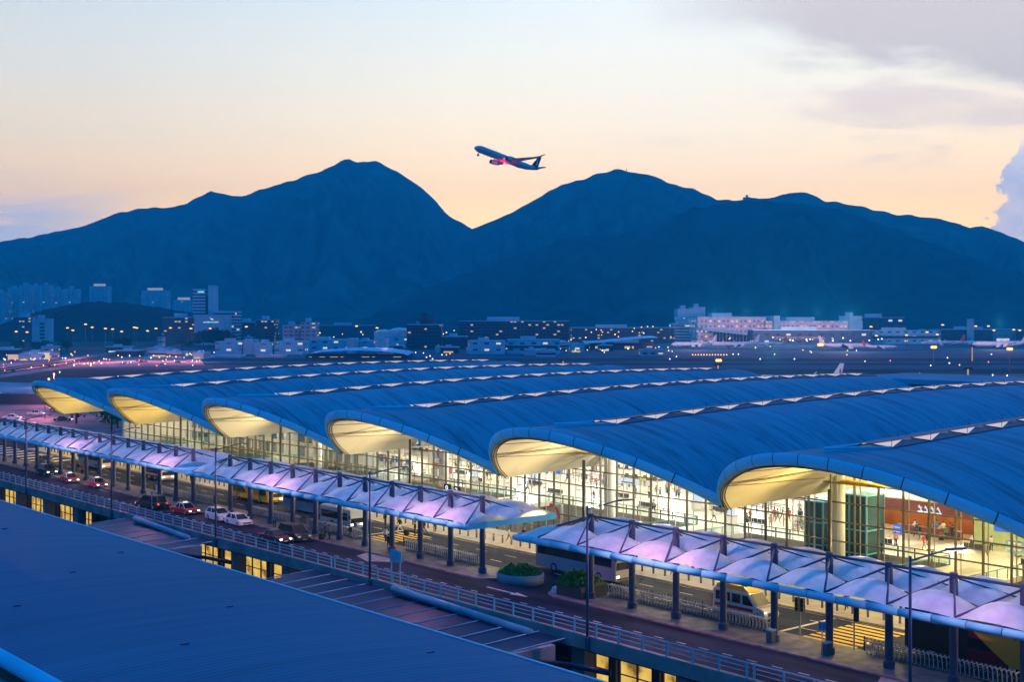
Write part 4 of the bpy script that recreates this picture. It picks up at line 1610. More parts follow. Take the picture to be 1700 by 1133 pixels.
for k_, (px, lab) in enumerate(((1280, 'grey litter bin beside the ambulance, at a canopy column'), (1372, 'grey litter bin with pale lid by the zebra crossing column'))):
    lb_ = thing('litter_bin', lab, 'litter bin', (85.0, along(px, 85.0), .13))
    MB().box(-.28, .28, -.28, .28, 0, .95).build('body', mat('bin_grey' + 'ab'[k_], (.10, .10, .14), .5), lb_)
    MB().box(-.3, .3, -.3, .3, .95, 1.08).build('lid', P_silver, lb_)
# gate number boxes
for px, s_, D, z in ((759, '2', 104.2, 3.4), (743, '9', 104.2, 3.5)):
    yy = along(px, D)
    gb = thing('gate_sign', (('right' if s_ == '2' else 'left') + ' black square sign with white numeral ' + s_ + ' behind the middle canopy ridge'), 'sign', (D, yy, 0.14))
    MB().tube((0, 0, 0), (0, 0, z), .05, 6).build('post', M_dark, gb)
    MB().box(-.12, .12, -.62, .62, z, z + 1.25).build('sign_box', M_dark, gb)
    text(s_, 1.3, lamp_mat('sign_numeral_' + s_, (.9, .95, 1), 1.0), gb, (-.15, 0, z + .18), (pi / 2, 0, -pi / 2), 'numeral')
gb = thing('bay_sign', 'square blue letter B sign hanging high on the glass front', 'sign', (117.6, along(693, 117.6), 0))
MB().box(-.1, .1, -.8, .8, 7.2, 8.8).build('sign_box', paint('bay_sign_blue', (.03, .10, .42)), gb)
text('B', 1.5, lamp_mat('bay_sign_white', (.9, .95, 1), 1.0), gb, (-.13, 0, 7.45), (pi / 2, 0, -pi / 2), 'letter')
MB().tube((0, 0, 8.8), (0, 0, 9.6), .04, 5).build('hanger', M_dark, gb)

# ------------------------------------------------------------------ people
def person_mesh(name, J):
    """J: dict joint -> (x, y, z, radius); faces +X"""
    order = ['hip', 'belly', 'chest', 'neck', 'jaw', 'head', 'crown', 'shL', 'elL', 'haL', 'fiL', 'shR', 'elR', 'haR', 'fiR', 'hpL', 'knL', 'anL', 'toL', 'hpR', 'knR', 'anR', 'toR']
    E = [('hip', 'belly'), ('belly', 'chest'), ('chest', 'neck'), ('neck', 'jaw'), ('jaw', 'head'), ('head', 'crown'), ('chest', 'shL'), ('shL', 'elL'), ('elL', 'haL'), ('haL', 'fiL'), ('chest', 'shR'), ('shR', 'elR'), ('elR', 'haR'), ('haR', 'fiR'),
         ('hip', 'hpL'), ('hpL', 'knL'), ('knL', 'anL'), ('anL', 'toL'), ('hip', 'hpR'), ('hpR', 'knR'), ('knR', 'anR'), ('anR', 'toR')]
    me = bpy.data.meshes.new('tmp')
    me.from_pydata([J[k][:3] for k in order], [(order.index(a), order.index(b)) for a, b in E], [])
    o = bpy.data.objects.new('tmp', me)
    C.objects.link(o)
    md = o.modifiers.new('s', 'SKIN')
    for i, k in enumerate(order):
        r_ = J[k][3]
        me.skin_vertices[0].data[i].radius = (r_, r_ * (1.35 if k in ('belly', 'chest', 'hip') else 1.0))
    me.skin_vertices[0].data[0].use_root = True
    o.modifiers.new('u', 'SUBSURF').levels = 1
    dg = bpy.context.evaluated_depsgraph_get()
    m2 = bpy.data.meshes.new_from_object(o.evaluated_get(dg))
    bpy.data.objects.remove(o)
    m2.name = name
    m2.materials.clear()
    for k in range(3):
        m2.materials.append(None)
    hands = [Vector(J[k][:3]) for k in ('haL', 'haR', 'fiL', 'fiR')]
    neck = J['neck'][2]
    for p in m2.polygons:
        c = p.center
        p.use_smooth = True
        if c.z > neck - .02 or min((c - h_).length for h_ in hands) < .09:
            p.material_index = 0
        elif c.z > J['hip'][2] - .02:
            p.material_index = 1
        else:
            p.material_index = 2
    return m2


def pose(kind):
    J = dict(hip=(0, 0, .95, .13), belly=(0.01, 0, 1.12, .12), chest=(0, 0, 1.36, .135), neck=(0, 0, 1.52, .06), jaw=(.02, 0, 1.58, .07), head=(.01, 0, 1.67, .095), crown=(0, 0, 1.73, .06),
             shL=(0, .19, 1.43, .07), elL=(-.02, .26, 1.14, .05), haL=(.06, .27, .90, .04), fiL=(.09, .265, .81, .03), shR=(0, -.19, 1.43, .07), elR=(-.02, -.26, 1.14, .05), haR=(.06, -.27, .90, .04), fiR=(.09, -.265, .81, .03),
             hpL=(0, .10, .88, .10), knL=(.02, .11, .49, .065), anL=(-.01, .11, .08, .05), toL=(.16, .13, .035, .035), hpR=(0, -.10, .88, .10), knR=(.02, -.11, .49, .065), anR=(-.01, -.11, .08, .05), toR=(.16, -.13, .035, .035))
    if kind == 'walk':
        J.update(knL=(.22, .1, .52, .065), anL=(.30, .1, .09, .05), toL=(.47, .11, .05, .035), knR=(-.12, -.1, .50, .065), anR=(-.42, -.1, .16, .05), toR=(-.30, -.11, .05, .035),
                 elL=(-.16, .25, 1.16, .05), haL=(-.10, .26, .92, .04), fiL=(-.06, .26, .84, .03), elR=(.14, -.25, 1.16, .05), haR=(.30, -.24, .96, .04), fiR=(.37, -.23, .90, .03))
    if kind == 'push':
        J.update(elL=(.14, .24, 1.18, .05), haL=(.40, .22, 1.06, .04), fiL=(.47, .20, 1.03, .03), elR=(.14, -.24, 1.18, .05), haR=(.40, -.22, 1.06, .04), fiR=(.47, -.20, 1.03, .03),
                 chest=(.06, 0, 1.36, .135), neck=(.09, 0, 1.52, .06), jaw=(.12, 0, 1.58, .07), head=(.12, 0, 1.66, .095), crown=(.11, 0, 1.72, .06), knL=(.18, .1, .51, .065), anL=(.22, .1, .09, .05), toL=(.38, .11, .05, .035), knR=(-.1, -.1, .50, .065), anR=(-.34, -.1, .13, .05), toR=(-.22, -.11, .04, .035))
    return J


PM = {k: person_mesh('person', pose(k)) for k in ('stand', 'walk', 'push')}
hair_b = MB().loft([[(.0 + r * math.cos(a * pi / 5) - .015, r * math.sin(a * pi / 5), z) for a in range(10)] for r, z in ((.095, 1.62), (.112, 1.68), (.10, 1.75), (.05, 1.79))])
hair_m = hair_b.mesh('hair', mat('dark_hair', (.02, .015, .012), .7), True)
M_skin = mat('skin', (.50, .32, .23), .6)
cloth = {}
for nm, c_ in (('white', (.72, .70, .68)), ('black', (.02, .02, .025)), ('navy', (.03, .05, .14)), ('red', (.5, .05, .05)), ('grey', (.22, .22, .24)), ('green', (.08, .22, .10)), ('blue', (.10, .22, .50)), ('pink', (.62, .28, .32)), ('yellow', (.65, .50, .10)), ('khaki', (.34, .28, .18))):
    cloth[nm] = mat(nm + '_cloth', c_, .85, .1, scale=3)


def person(loc, rz, kind, shirt, trouser, label, group=None):
    o = bpy.data.objects.new('person', PM[kind])
    C.objects.link(o)
    o.location = loc
    o.rotation_euler.z = rz
    s_ = rr.uniform(.94, 1.06)
    o.scale = (s_, s_, s_)
    for i, m_ in enumerate((M_skin, cloth[shirt], cloth[trouser])):
        o.material_slots[i].link = 'OBJECT'
        o.material_slots[i].material = m_
    h_ = bpy.data.objects.new('hair', hair_m)
    C.objects.link(h_)
    h_.parent = o
    if kind == 'push':
        h_.location = (.11, 0, -.01)
    tag(o, label, 'person', group)
    return o


# outdoors
for px, py, kd, sh, trs, rz, lab in (
        (664, 884, 'walk', 'black', 'white', 2.8, 'person in black top crossing the yellow stripes, first of the group'),
        (689, 891, 'stand', 'black', 'black', 2.4, 'person in black standing mid crossing beside loaded trolleys'),
        (697, 897, 'push', 'navy', 'black', 2.6, 'person in navy pushing a trolley over the yellow stripes'),
        (704, 886, 'walk', 'black', 'navy', 2.6, 'person in black and navy at the far side of the crossing group'),
        (640, 901, 'walk', 'white', 'black', -2.6, 'person in white shirt stepping onto the island beside column'),
        (645, 913, 'stand', 'black', 'black', 0.5, 'person all in black leaning by a canopy column near the crossing'),
        (640, 874, 'stand', 'black', 'navy', 2.0, 'person in dark coat waiting in the bus lane beyond the crossing'),
        (722, 884, 'stand', 'black', 'black', 1.2, 'person in long black coat among the kerb bollards'),
        (540, 893, 'stand', 'navy', 'black', 2.5, 'person in navy beside luggage behind the black people carrier'),
        (547, 896, 'stand', 'grey', 'navy', -1.0, 'person in grey top waiting on the island by the minibus'),
        (582, 896, 'push', 'black', 'grey', 1.5, 'person in black with trolley at rear of the white minibus'),
        (590, 890, 'stand', 'blue', 'navy', 0.3, 'person in blue shirt near the white minibus door'),
        (456, 877, 'stand', 'blue', 'black', -2.0, 'person in pale blue standing beside the wine red saloon'),
        (137, 789, 'walk', 'red', 'black', -2.0, 'person in red walking behind the first red taxi'),
        (130, 786, 'stand', 'black', 'grey', 1.0, 'person in black top next to the first red taxi'),
        (277, 797, 'walk', 'white', 'black', 2.0, 'person in white top walking behind the far canopy columns'),
        (310, 799, 'walk', 'black', 'khaki', 1.0, 'person in black and khaki near the far trolley row'),
        (317, 801, 'stand', 'black', 'black', 0.2, 'person all in black near the far trolley row')):
    person(gp(px, py, 0.13), rz, kd, sh, trs, lab)
for px, py, lab in ((675, 890, 'black suitcase upright on the crossing between two walkers'), (699, 890, 'black stacked suitcases on the crossing beside the navy pusher'), (280, 846, 'black crate standing on the kerb by the dark van'), (534, 897, 'black suitcase on the island behind the people carrier')):
    p = gp(px, py, .13)
    sc = thing('suitcase', lab, 'suitcase', p, .4)
    MB().box(-.2, .2, -.28, .28, .06, .72).build('shell', M_dark, sc)
    MB().path([(-.15, -.15, .72), (-.15, -.15, .98), (-.15, .15, .98), (-.15, .15, .72)], .015, 4).build('handle', M_rim, sc)

# indoors
zone = ('below the nearest arch', 'below the second arch', 'below the third arch', 'below the fourth arch', 'below the fifth arch', 'below the farthest arch')
act = {'stand': 'standing', 'walk': 'walking', 'push': 'leaning'}
sh_c = list(cloth)
seen = set()
for iv in range(1, 7):
    n = (44, 52, 36, 24, 8, 4)[iv - 1]
    k = 0
    cl = [(rr.uniform(132, 152), TV[iv] + rr.uniform(2, 34)) for _ in range(4)]
    while k < n:
        if rr.random() < .6:
            c0 = rr.choice(cl)
            D, y = c0[0] + rr.gauss(0, 1.6), c0[1] + rr.gauss(0, 1.8)
        else:
            D, y = rr.uniform(129, 158), TV[iv] + rr.uniform(1, 35)
        if D < 128.5 or (139.5 < D and 82 < y < 98):
            continue
        kd = rr.choice(('stand', 'stand', 'walk', 'push'))
        sh, trs = rr.choice(sh_c), rr.choice(('black', 'navy', 'grey', 'khaki', 'black'))
        row = 'by the glass edge' if D < 136 else 'mid hall' if D < 146 else 'deep in the hall'
        lab = f'{act[kd]} person, {sh} top, {trs} trousers, {row}, {zone[iv - 1]}'
        if lab in seen:
            continue
        seen.add(lab)
        person((D, y, 0), rr.uniform(0, 6.28), kd, sh, trs, lab, 'travellers in the glass hall')
        k += 1

# ------------------------------------------------------------------ hall fittings
M_maroon = mat('maroon_fascia', (.13, .03, .03), .5)
M_orange_w = mat('orange_wall', (.42, .13, .02), .6)
M_screen = lamp_mat('blue_display', (.10, .25, .95), 0.9)
M_screenw = lamp_mat('white_display', (.85, .92, 1.0), 0.95)
M_adpink = mat('pink_banner', (.72, .10, .22), .5)
M_green = mat('pale_green_wall', (.42, .50, .26), .6)
shp = thing('cafe_kiosk', 'maroon fronted cafe with orange back wall and white glyphs over its counter', 'cafe', (141, 84, 0))
MB().box(0, .6, 0, 16.5, 2.7, 4.2).build('fascia', M_maroon, shp)
MB().box(5.4, 5.7, 0, 16.5, 0, 2.7).build('back_wall', M_orange_w, shp)
MB().box(.1, 5.4, -.2, .0, 0, 2.7).build('side_wall', M_maroon, shp)
MB().box(.1, 5.7, 16.5, 16.7, 0, 2.7).build('side_wall', M_orange_w, shp)
MB().box(.2, 5.7, 0, 16.5, 4.2, 4.35).build('roof', M_white, shp)
MB().box(.6, 1.3, 2, 11, 0, 1.05).build('counter', M_maroon, shp)
MB().box(.05, .5, -7.0, -.2, 0, 3.1).build('green_wall', M_green, shp)
MB().box(-.1, .05, -4.5, -2.8, 1.9, 2.9).build('wall_screen', M_screen, shp)
b = MB()
for q in range(4):
    y = 4.0 + q * .85
    b.box(-.08, 0, y, y + .7, 2.95, 3.08)
    b.hexa([(-.08, y + .1, 3.08), (0, y + .1, 3.08), (0, y + .25, 3.08), (-.08, y + .25, 3.08), (-.08, y + .45, 3.75), (0, y + .45, 3.75), (0, y + .6, 3.75), (-.08, y + .6, 3.75)])
    b.box(-.08, 0, y + (.1 if q % 2 else .35), y + .65, 3.45, 3.56)
b.build('glyph', M_screenw, shp)
for k in range(5):
    light('cafe_lamp', 'POINT', (3.0, 1.5 + 3.3 * k, 2.5), 120, (1, .7, .35), shp, .1)
lf_m = mat('blue_lift_glass', (.018, .06, .10), .15, .5, var=.2)
for px0, px1, D, h_, lab in ((1352, 1380, 127.6, 5.0, 'small blue glass lift shaft left of the big round column'), (1398, 1452, 126.4, 6.5, 'large blue glass lift shaft right of the big round column')):
    y1, y0 = along(px0, D), along(px1, D)
    lf = thing('lift_shaft', lab, 'lift', (D, (y0 + y1) / 2, 0))
    w_ = (y1 - y0) / 2
    MB().box(-1.6, 1.6, -w_, w_, -6.5, h_).build('glass_box', lf_m, lf)
    b = MB()
    for sx in (-1.65, 1.65):
        for sy in (-w_ - .05, 0, w_ + .05):
            b.box(sx - .09, sx + .09, sy - .09, sy + .09, -6.5, h_ + .1)
    for z in (-3, 0, 2.6, h_):
        b.box(-1.7, 1.7, -w_ - .08, w_ + .08, z, z + .14)
    b.build('steel_frame', M_rail, lf)
pan_specs = (
    ('banner', 'tall pink and white banner near the mast in the middle arch', 980, 998, 788, 822, M_adpink),
    ('banner', 'tall yellow and red hanging figure banner below low roof valley', 1192, 1202, 830, 856, cloth['yellow']),
    ('display_totem', 'blue and white flight display beside orange cafe', 1484, 1496, 872, 888, M_screen),
    ('display_totem', 'blue flight board behind the round column of the nearest arch', 1404, 1424, 834, 842, M_screen),
    ('display_totem', 'tall blue and white sign tower in the third arch', 905, 910, 775, 795, M_screen),
    ('display_totem', 'white flight board below the second arch', 1125, 1134, 805, 820, M_screenw),
    ('display_totem', 'bright white advert panel at the left of second arch', 1236, 1250, 806, 822, M_screenw),
    ('display_totem', 'teal sign panel below the third arch', 760, 764, 757, 768, cloth['green']),
    ('display_totem', 'blue and white vertical banner near the round column of third arch', 721, 729, 750, 764, M_screen),
    ('display_totem', 'pale blue picture panel at far right of nearest arch', 1672, 1699, 898, 932, mat('pale_blue_picture', (.30, .50, .72), .4, var=.4, scale=.8)),
    ('display_totem', 'dark blue board high behind the mast of middle arch', 978, 998, 757, 770, M_screen),
    ('display_totem', 'dark blue board left of the mast in middle arch', 890, 900, 772, 780, M_screen))
for nm, lab, x0, x1, yt, yb, m_ in pan_specs:
    D = 148.0 if yb < 830 else 137.0
    xm = (x0 + x1) / 2
    yy = along(xm, D)
    Yc = FX * D + FY * yy
    z1_, z0_ = CAM_H - (yt - HOR) / FPX * Yc, CAM_H - (yb - HOR) / FPX * Yc
    wd = (x1 - x0) / FPX * Yc / .8
    pr = thing(nm, lab, 'sign' if nm != 'banner' else 'banner', (D, yy, 0))
    zl = max(.3, z0_)
    MB().box(-.1, .1, -wd / 2, wd / 2, zl, max(zl + .8, z1_)).build('panel', m_, pr)
    b = MB()
    for q in range(3):
        zz = zl + (max(zl + .8, z1_) - zl) * (.25 + .22 * q)
        b.box(-.14, -.1, -wd * .36, wd * .36, zz, zz + .1 * wd)
    b.build('stripe', M_white if m_ is not M_screenw else M_screen, pr)
    MB().box(-.05, .05, -.08, .08, 0, zl).build('stand', M_rim, pr)
# adverts on the void wall
for px, lab, cols in ((915, 'pink and white curved advert on the slab edge, third arch', (M_white, M_adpink)), (1150, 'white advert with pink ring on the slab edge, second arch', (M_white, M_adpink)), (1165, 'blue advert on slab edge, second arch', (M_screenw, cloth['blue'])), (1362, 'green and teal triangle advert on the slab edge', (cloth['yellow'], cloth['green'])), (1430, 'violet and magenta advert below the large lift', (cloth['navy'], M_adpink))):
    D = 126.6
    yy = along(px, D)
    ad_ = thing('advert_panel', lab, 'advert', (D, yy, 0))
    MB().box(0, .12, -2.4, 2.4, -2.4, -.1).build('panel', cols[0], ad_)
    b = MB()
    if 'ring' in lab or 'curved' in lab:
        for i in range(14):
            a0, a1 = pi * i / 14, pi * (i + 1) / 14
            b.face([(-.02, 1.5 * math.cos(a0), -2.2 + 1.5 * math.sin(a0)), (-.02, 1.5 * math.cos(a1), -2.2 + 1.5 * math.sin(a1)), (-.02, 2.0 * math.cos(a1), -2.2 + 2.0 * math.sin(a1)), (-.02, 2.0 * math.cos(a0), -2.2 + 2.0 * math.sin(a0))])
    else:
        b.face([(-.02, -2.2, -.2), (-.02, 2.2, -.2), (-.02, .2, -2.2)])
    b.build('motif', cols[1], ad_)
# check-in counters and queue barriers, benches
M_ctop = mat('counter_top', (.05, .05, .06), .4)
for k in range(16):
    y = 26 + 15 * k + rr.uniform(-3, 3)
    D = 150 + 8 * (k % 2)
    if 80 < y < 104:
        D += 9
    ct = thing('check_in_counter', 'white check-in counter with dark top, ' + ('front' if k % 2 == 0 else 'rear') + ' row under arch ' + str(1 + int((y - 18.7) // 36)), 'counter', (D, y, 0), group='check-in counters')
    MB().box(0, 1.2, -4, 4, 0, 1.0).build('front_panel', M_white, ct)
    MB().box(-.1, 1.3, -4.1, 4.1, 1.0, 1.08).build('top', M_ctop, ct)
    b = MB()
    for q in range(4):
        b.box(.4, .5, -3.2 + 2 * q, -2.5 + 2 * q, 1.08, 1.6)
    b.build('monitor', M_dark, ct)
    MB().box(2.6, 3.0, -4, 4, 2.4, 3.3).build('sign_board', M_screen if k % 3 else M_screenw, ct)
    b = MB().box(2.7, 2.9, -3.9, -3.7, 0, 2.4)
    b.box(2.7, 2.9, 3.7, 3.9, 0, 2.4)
    b.build('sign_post', M_rim, ct)
for k in range(18):
    y = 52 + 9.5 * k
    D = 131.5 + 4.5 * (k % 2) + rr.uniform(-.5, .5)
    be = thing('seat_row', 'row of dark linked seats near the glass edge, ' + ('left' if k % 2 else 'right') + ' block under arch ' + str(int((y - 18.7) // 36)), 'seats', (D, y, 0), group='seat rows in the hall')
    b = MB()
    for q in range(5):
        b.box(-.25, .25, -1.6 + .66 * q, -1.02 + .66 * q, .4, .46)
    b.build('seat', M_ctop, be)
    b = MB()
    for q in range(5):
        b.box(.2, .27, -1.6 + .66 * q, -1.02 + .66 * q, .46, .95)
    b.build('backrest', M_ctop, be)
    MB().box(-.04, .04, -1.7, 1.7, .3, .4).build('beam', M_rim, be)
# inner offices behind the far bays
M_office = facade('office_windows', (.70, .66, .52), (.03, .09, .16), 2.6, 2.6, 0.18, (1, .85, .55), 0.7, (.12, .88), (.12, .86))
of = MB().box(131, 136, 196, 264, 0, 8.4)
tag(of.build('office_block', M_office), 'cream indoor office block with dark square windows under the two farthest arches', 'offices')

# more fittings of the hall: hanging signs, kiosks, belt barriers, trolleys, tubs
cols = (M_screen, M_screenw, cloth['blue'], cloth['navy'], M_adpink, M_orange_w, cloth['green'], M_maroon)
cn = ('blue lit', 'white lit', 'mid blue', 'navy', 'pink', 'orange', 'green', 'maroon')
used_l = set()
k = 0
while k < 44:
    D, y = rr.uniform(130, 158), rr.uniform(54, 236)
    if 80 < y < 106 and D > 137 or y > 196 and D > 129:
        continue
    i = rr.randrange(8)
    bay = zone[min(5, max(0, int((y - 54.7) // 36)))]
    side = 'near the glass' if D < 138 else 'mid hall' if D < 148 else 'deep in the hall'
    form = 'hanging sign' if k % 2 else 'slim kiosk'
    pl_ = 'left part' if (y - 54.7) % 36 > 24 else 'middle' if (y - 54.7) % 36 > 12 else 'right part'
    lab = f'{cn[i]} {form} {side}, {bay}, {pl_}'
    if lab in used_l:
        continue
    used_l.add(lab)
    if k % 2:
        hs = thing('hanging_sign', lab, 'sign', (D, y, 0), 0, 'hanging signs in the hall')
        ws, z0 = rr.uniform(1.2, 3.0), rr.uniform(2.8, 4.6)
        MB().box(-.12, .12, -ws, ws, z0, z0 + rr.uniform(.5, 1.1)).build('sign_box', cols[i], hs)
        MB().box(-.14, -.12, -ws * .7, ws * .5, z0 + .15, z0 + .3).build('text_band', M_white if i != 1 else M_ctop, hs)
        for q in (-.8, .8):
            MB().tube((0, ws * q, z0), (0, ws * q, 8.5), .03, 4).build('hanger', M_rim, hs)
    else:
        ks = thing('kiosk', lab, 'kiosk', (D, y, 0), rr.uniform(-.4, .4), 'kiosks in the hall')
        MB().box(-.45, .45, -.8, .8, 0, 1.0).build('base', M_white, ks)
        MB().box(-.15, .15, -.75, .75, 1.0, rr.uniform(1.8, 2.6)).build('panel', cols[i], ks)
        MB().box(-.5, .5, -.85, .85, .98, 1.04).build('shelf', M_ctop, ks)
    k += 1
for k in range(14):
    y, D = 56 + 10.2 * k, 141 + (k % 3) * 5.0
    if 80 < y < 106:
        continue
    qb = thing('queue_barrier', 'dark belt queue barrier ' + ('in front of' if k % 3 == 0 else 'beside') + ' the check-in counters, ' + zone[min(5, max(0, int((y - 54.7) // 36)))] + (', left run' if k % 2 else ', right run'), 'barrier', (D, y, 0), 0, 'queue barriers')
    for i in range(4):
        b = MB().tube((i * 1.3, -3.0, .9), (i * 1.3, 3.0, .9), .05, 4)
        b.build('belt', M_ctop, qb)
        for q in (-3.0, -1, 1, 3.0):
            MB().lathe([(.18, 0), (.18, .03), (.04, .04), (.04, 1.0)], 6, (i * 1.3, q, 0)).build('post', M_ctop, qb)
for k in range(30):
    y = 53 + 4.6 * k + rr.uniform(-1, 1)
    D = rr.uniform(130, 150)
    if 80 < y < 106 and D > 138:
        D = 133
    o = bpy.data.objects.new('luggage_trolley', trm)
    C.objects.link(o)
    o.location = (D, y, 0)
    o.rotation_euler.z = rr.uniform(0, 6.28)
    tag(o, 'single luggage trolley left standing on the bright floor inside the glass hall', 'luggage trolley', 'loose trolleys in the glass hall')
# people along the terminal kerb
for k, (px, kd, sh, trs, t_) in enumerate(((1120, 'walk', 'black', 'navy', 'near the ambulance'), (1150, 'push', 'red', 'grey', 'near the ambulance'), (1255, 'stand', 'white', 'black', 'behind the ambulance'), (1405, 'walk', 'blue', 'black', 'by the yellow zebra'), (1470, 'push', 'grey', 'navy', 'past the yellow zebra'), (790, 'stand', 'navy', 'black', 'behind the end of the middle canopy'), (845, 'walk', 'white', 'khaki', 'behind the end of the middle canopy'), (870, 'push', 'black', 'black', 'left of the silver coach'), (610, 'walk', 'pink', 'navy', 'right of the white minibus'), (490, 'stand', 'khaki', 'black', 'by the dark blue coach'), (345, 'walk', 'green', 'black', 'left of the yellow bus'), (385, 'stand', 'black', 'grey', 'left of the yellow bus'))):
    D = 99.6 + (k % 3) * 1.2
    person((D, along(px, D), .14), rr.uniform(0, 6), kd, sh, trs, f'{act[kd]} person in {sh} top on the terminal kerb {t_}', 'travellers on the terminal kerb')

# the crowd in front of the cafe and on the pale floor right of it
crowd = ((1519, 888, 'walk', 'white', 'navy'), (1522, 893, 'walk', 'navy', 'black'), (1527, 897, 'stand', 'black', 'grey'), (1551, 886, 'stand', 'grey', 'black'), (1556, 889, 'stand', 'blue', 'black'), (1561, 893, 'push', 'yellow', 'black'),
         (1566, 890, 'stand', 'white', 'navy'), (1571, 897, 'push', 'green', 'navy'), (1577, 893, 'stand', 'red', 'khaki'), (1581, 897, 'walk', 'black', 'navy'), (1587, 892, 'stand', 'navy', 'grey'), (1613, 912, 'walk', 'white', 'black'),
         (1646, 916, 'walk', 'white', 'navy'), (1534, 913, 'walk', 'red', 'grey'), (1487, 908, 'stand', 'pink', 'black'), (1332, 880, 'stand', 'pink', 'navy'), (1338, 876, 'stand', 'white', 'black'), (1286, 866, 'stand', 'red', 'grey'), (1291, 869, 'walk', 'green', 'khaki'))
for px, py, kd, sh, trs in crowd:
    ar = 'outside the orange cafe' if 1500 < px < 1600 and py < 900 else 'on open floor right of the cafe' if px > 1600 else 'on the footbridge side of the cafe' if px > 1480 else 'left of the small lift shaft'
    person(gp(px, py), rr.uniform(0, 6.2), kd, sh, trs, f'{act[kd]} person in {sh} top, {trs} trousers, {ar}', 'people near the cafe')
for px, py in ((1541, 899), (1626, 915), (1563, 898)):
    p = G(px, py)
    sc = thing('suitcase', ('dark suitcase rolled over open floor right of the cafe', 'dark suitcase standing before the crowd outside the cafe', 'dark suitcase at the centre of the cafe crowd')[(1626, 1541, 1563).index(px)], 'suitcase', p, .4)
    MB().box(-.2, .2, -.28, .28, .06, .72).build('shell', M_dark, sc)
    MB().path([(-.15, -.15, .72), (-.15, -.15, .98), (-.15, .15, .98), (-.15, .15, .72)], .015, 4).build('handle', M_rim, sc)
# ------------------------------------------------------------------ far side of the airfield
ZG = -7.0


def fbox(px0, px1, ytop, Y, depth, m, name, label, cat='building', group=None, ybot=None, plant=True, parts=()):
    x0, x1 = (px0 - 850) / FPX * Y, (px1 - 850) / FPX * Y
    zt = CAM_H - (ytop - HOR) / FPX * Y
    zb = ZG if ybot is None else CAM_H - (ybot - HOR) / FPX * Y
    root = thing(name, label, cat, W((x0 + x1) / 2, Y, zb), THETA, group)
    h = zt - zb
    w_ = (x1 - x0) / 2
    MB().box(-w_, w_, 0, depth, 0, h).build('wall', m, root)
    b = MB().box(-w_ - .3, w_ + .3, -.3, depth + .3, h + .02, h + 1.0)
    b.build('parapet', M_fwall, root)
    if plant:
        b = MB().box(-w_ * .5, w_ * .1, depth * .3, depth * .7, h + 1.0, h + 1.0 + min(5, .15 * h + 1))
        b.build('roof_plant', M_fwall, root)
    return root, w_, h


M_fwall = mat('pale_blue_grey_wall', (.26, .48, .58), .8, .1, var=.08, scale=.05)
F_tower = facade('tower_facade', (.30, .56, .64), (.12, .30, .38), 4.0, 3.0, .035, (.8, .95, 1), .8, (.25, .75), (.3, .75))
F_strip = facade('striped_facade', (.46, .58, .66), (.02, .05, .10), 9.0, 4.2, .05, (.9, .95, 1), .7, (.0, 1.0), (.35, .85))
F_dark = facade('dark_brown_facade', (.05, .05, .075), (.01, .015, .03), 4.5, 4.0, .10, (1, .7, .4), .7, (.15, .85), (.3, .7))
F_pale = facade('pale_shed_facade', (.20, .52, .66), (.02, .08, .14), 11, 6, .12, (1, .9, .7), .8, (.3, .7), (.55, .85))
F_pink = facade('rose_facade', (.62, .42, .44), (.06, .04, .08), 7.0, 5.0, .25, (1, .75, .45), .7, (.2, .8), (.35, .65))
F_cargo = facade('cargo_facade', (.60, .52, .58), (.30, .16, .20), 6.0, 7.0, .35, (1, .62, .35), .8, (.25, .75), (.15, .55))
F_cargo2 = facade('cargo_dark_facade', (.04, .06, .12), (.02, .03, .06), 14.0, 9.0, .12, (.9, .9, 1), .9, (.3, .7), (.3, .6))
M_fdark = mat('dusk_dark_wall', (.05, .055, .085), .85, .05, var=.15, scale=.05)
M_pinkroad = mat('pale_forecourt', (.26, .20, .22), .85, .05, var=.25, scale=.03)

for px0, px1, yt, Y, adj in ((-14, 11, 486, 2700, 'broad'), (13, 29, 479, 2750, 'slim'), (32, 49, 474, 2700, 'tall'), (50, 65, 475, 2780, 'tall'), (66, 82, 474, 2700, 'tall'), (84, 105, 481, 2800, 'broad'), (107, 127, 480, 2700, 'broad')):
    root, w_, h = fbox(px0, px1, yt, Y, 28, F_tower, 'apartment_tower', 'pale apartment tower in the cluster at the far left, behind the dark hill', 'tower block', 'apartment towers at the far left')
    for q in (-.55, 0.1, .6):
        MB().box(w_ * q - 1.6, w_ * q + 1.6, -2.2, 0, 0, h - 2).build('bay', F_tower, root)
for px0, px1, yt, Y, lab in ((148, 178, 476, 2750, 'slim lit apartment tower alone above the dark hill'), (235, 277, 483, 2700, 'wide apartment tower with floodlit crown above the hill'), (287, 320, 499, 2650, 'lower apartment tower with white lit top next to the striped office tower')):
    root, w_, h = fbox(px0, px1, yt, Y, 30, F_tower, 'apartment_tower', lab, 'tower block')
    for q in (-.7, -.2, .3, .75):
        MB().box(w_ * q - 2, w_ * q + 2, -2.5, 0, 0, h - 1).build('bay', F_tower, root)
    MB().box(-w_ * .6, w_ * .5, 6, 20, h + 1, h + 6).build('lit_crown', lamp_mat('crown_glow_' + str(px0), (.75, .85, .95), .45), root)
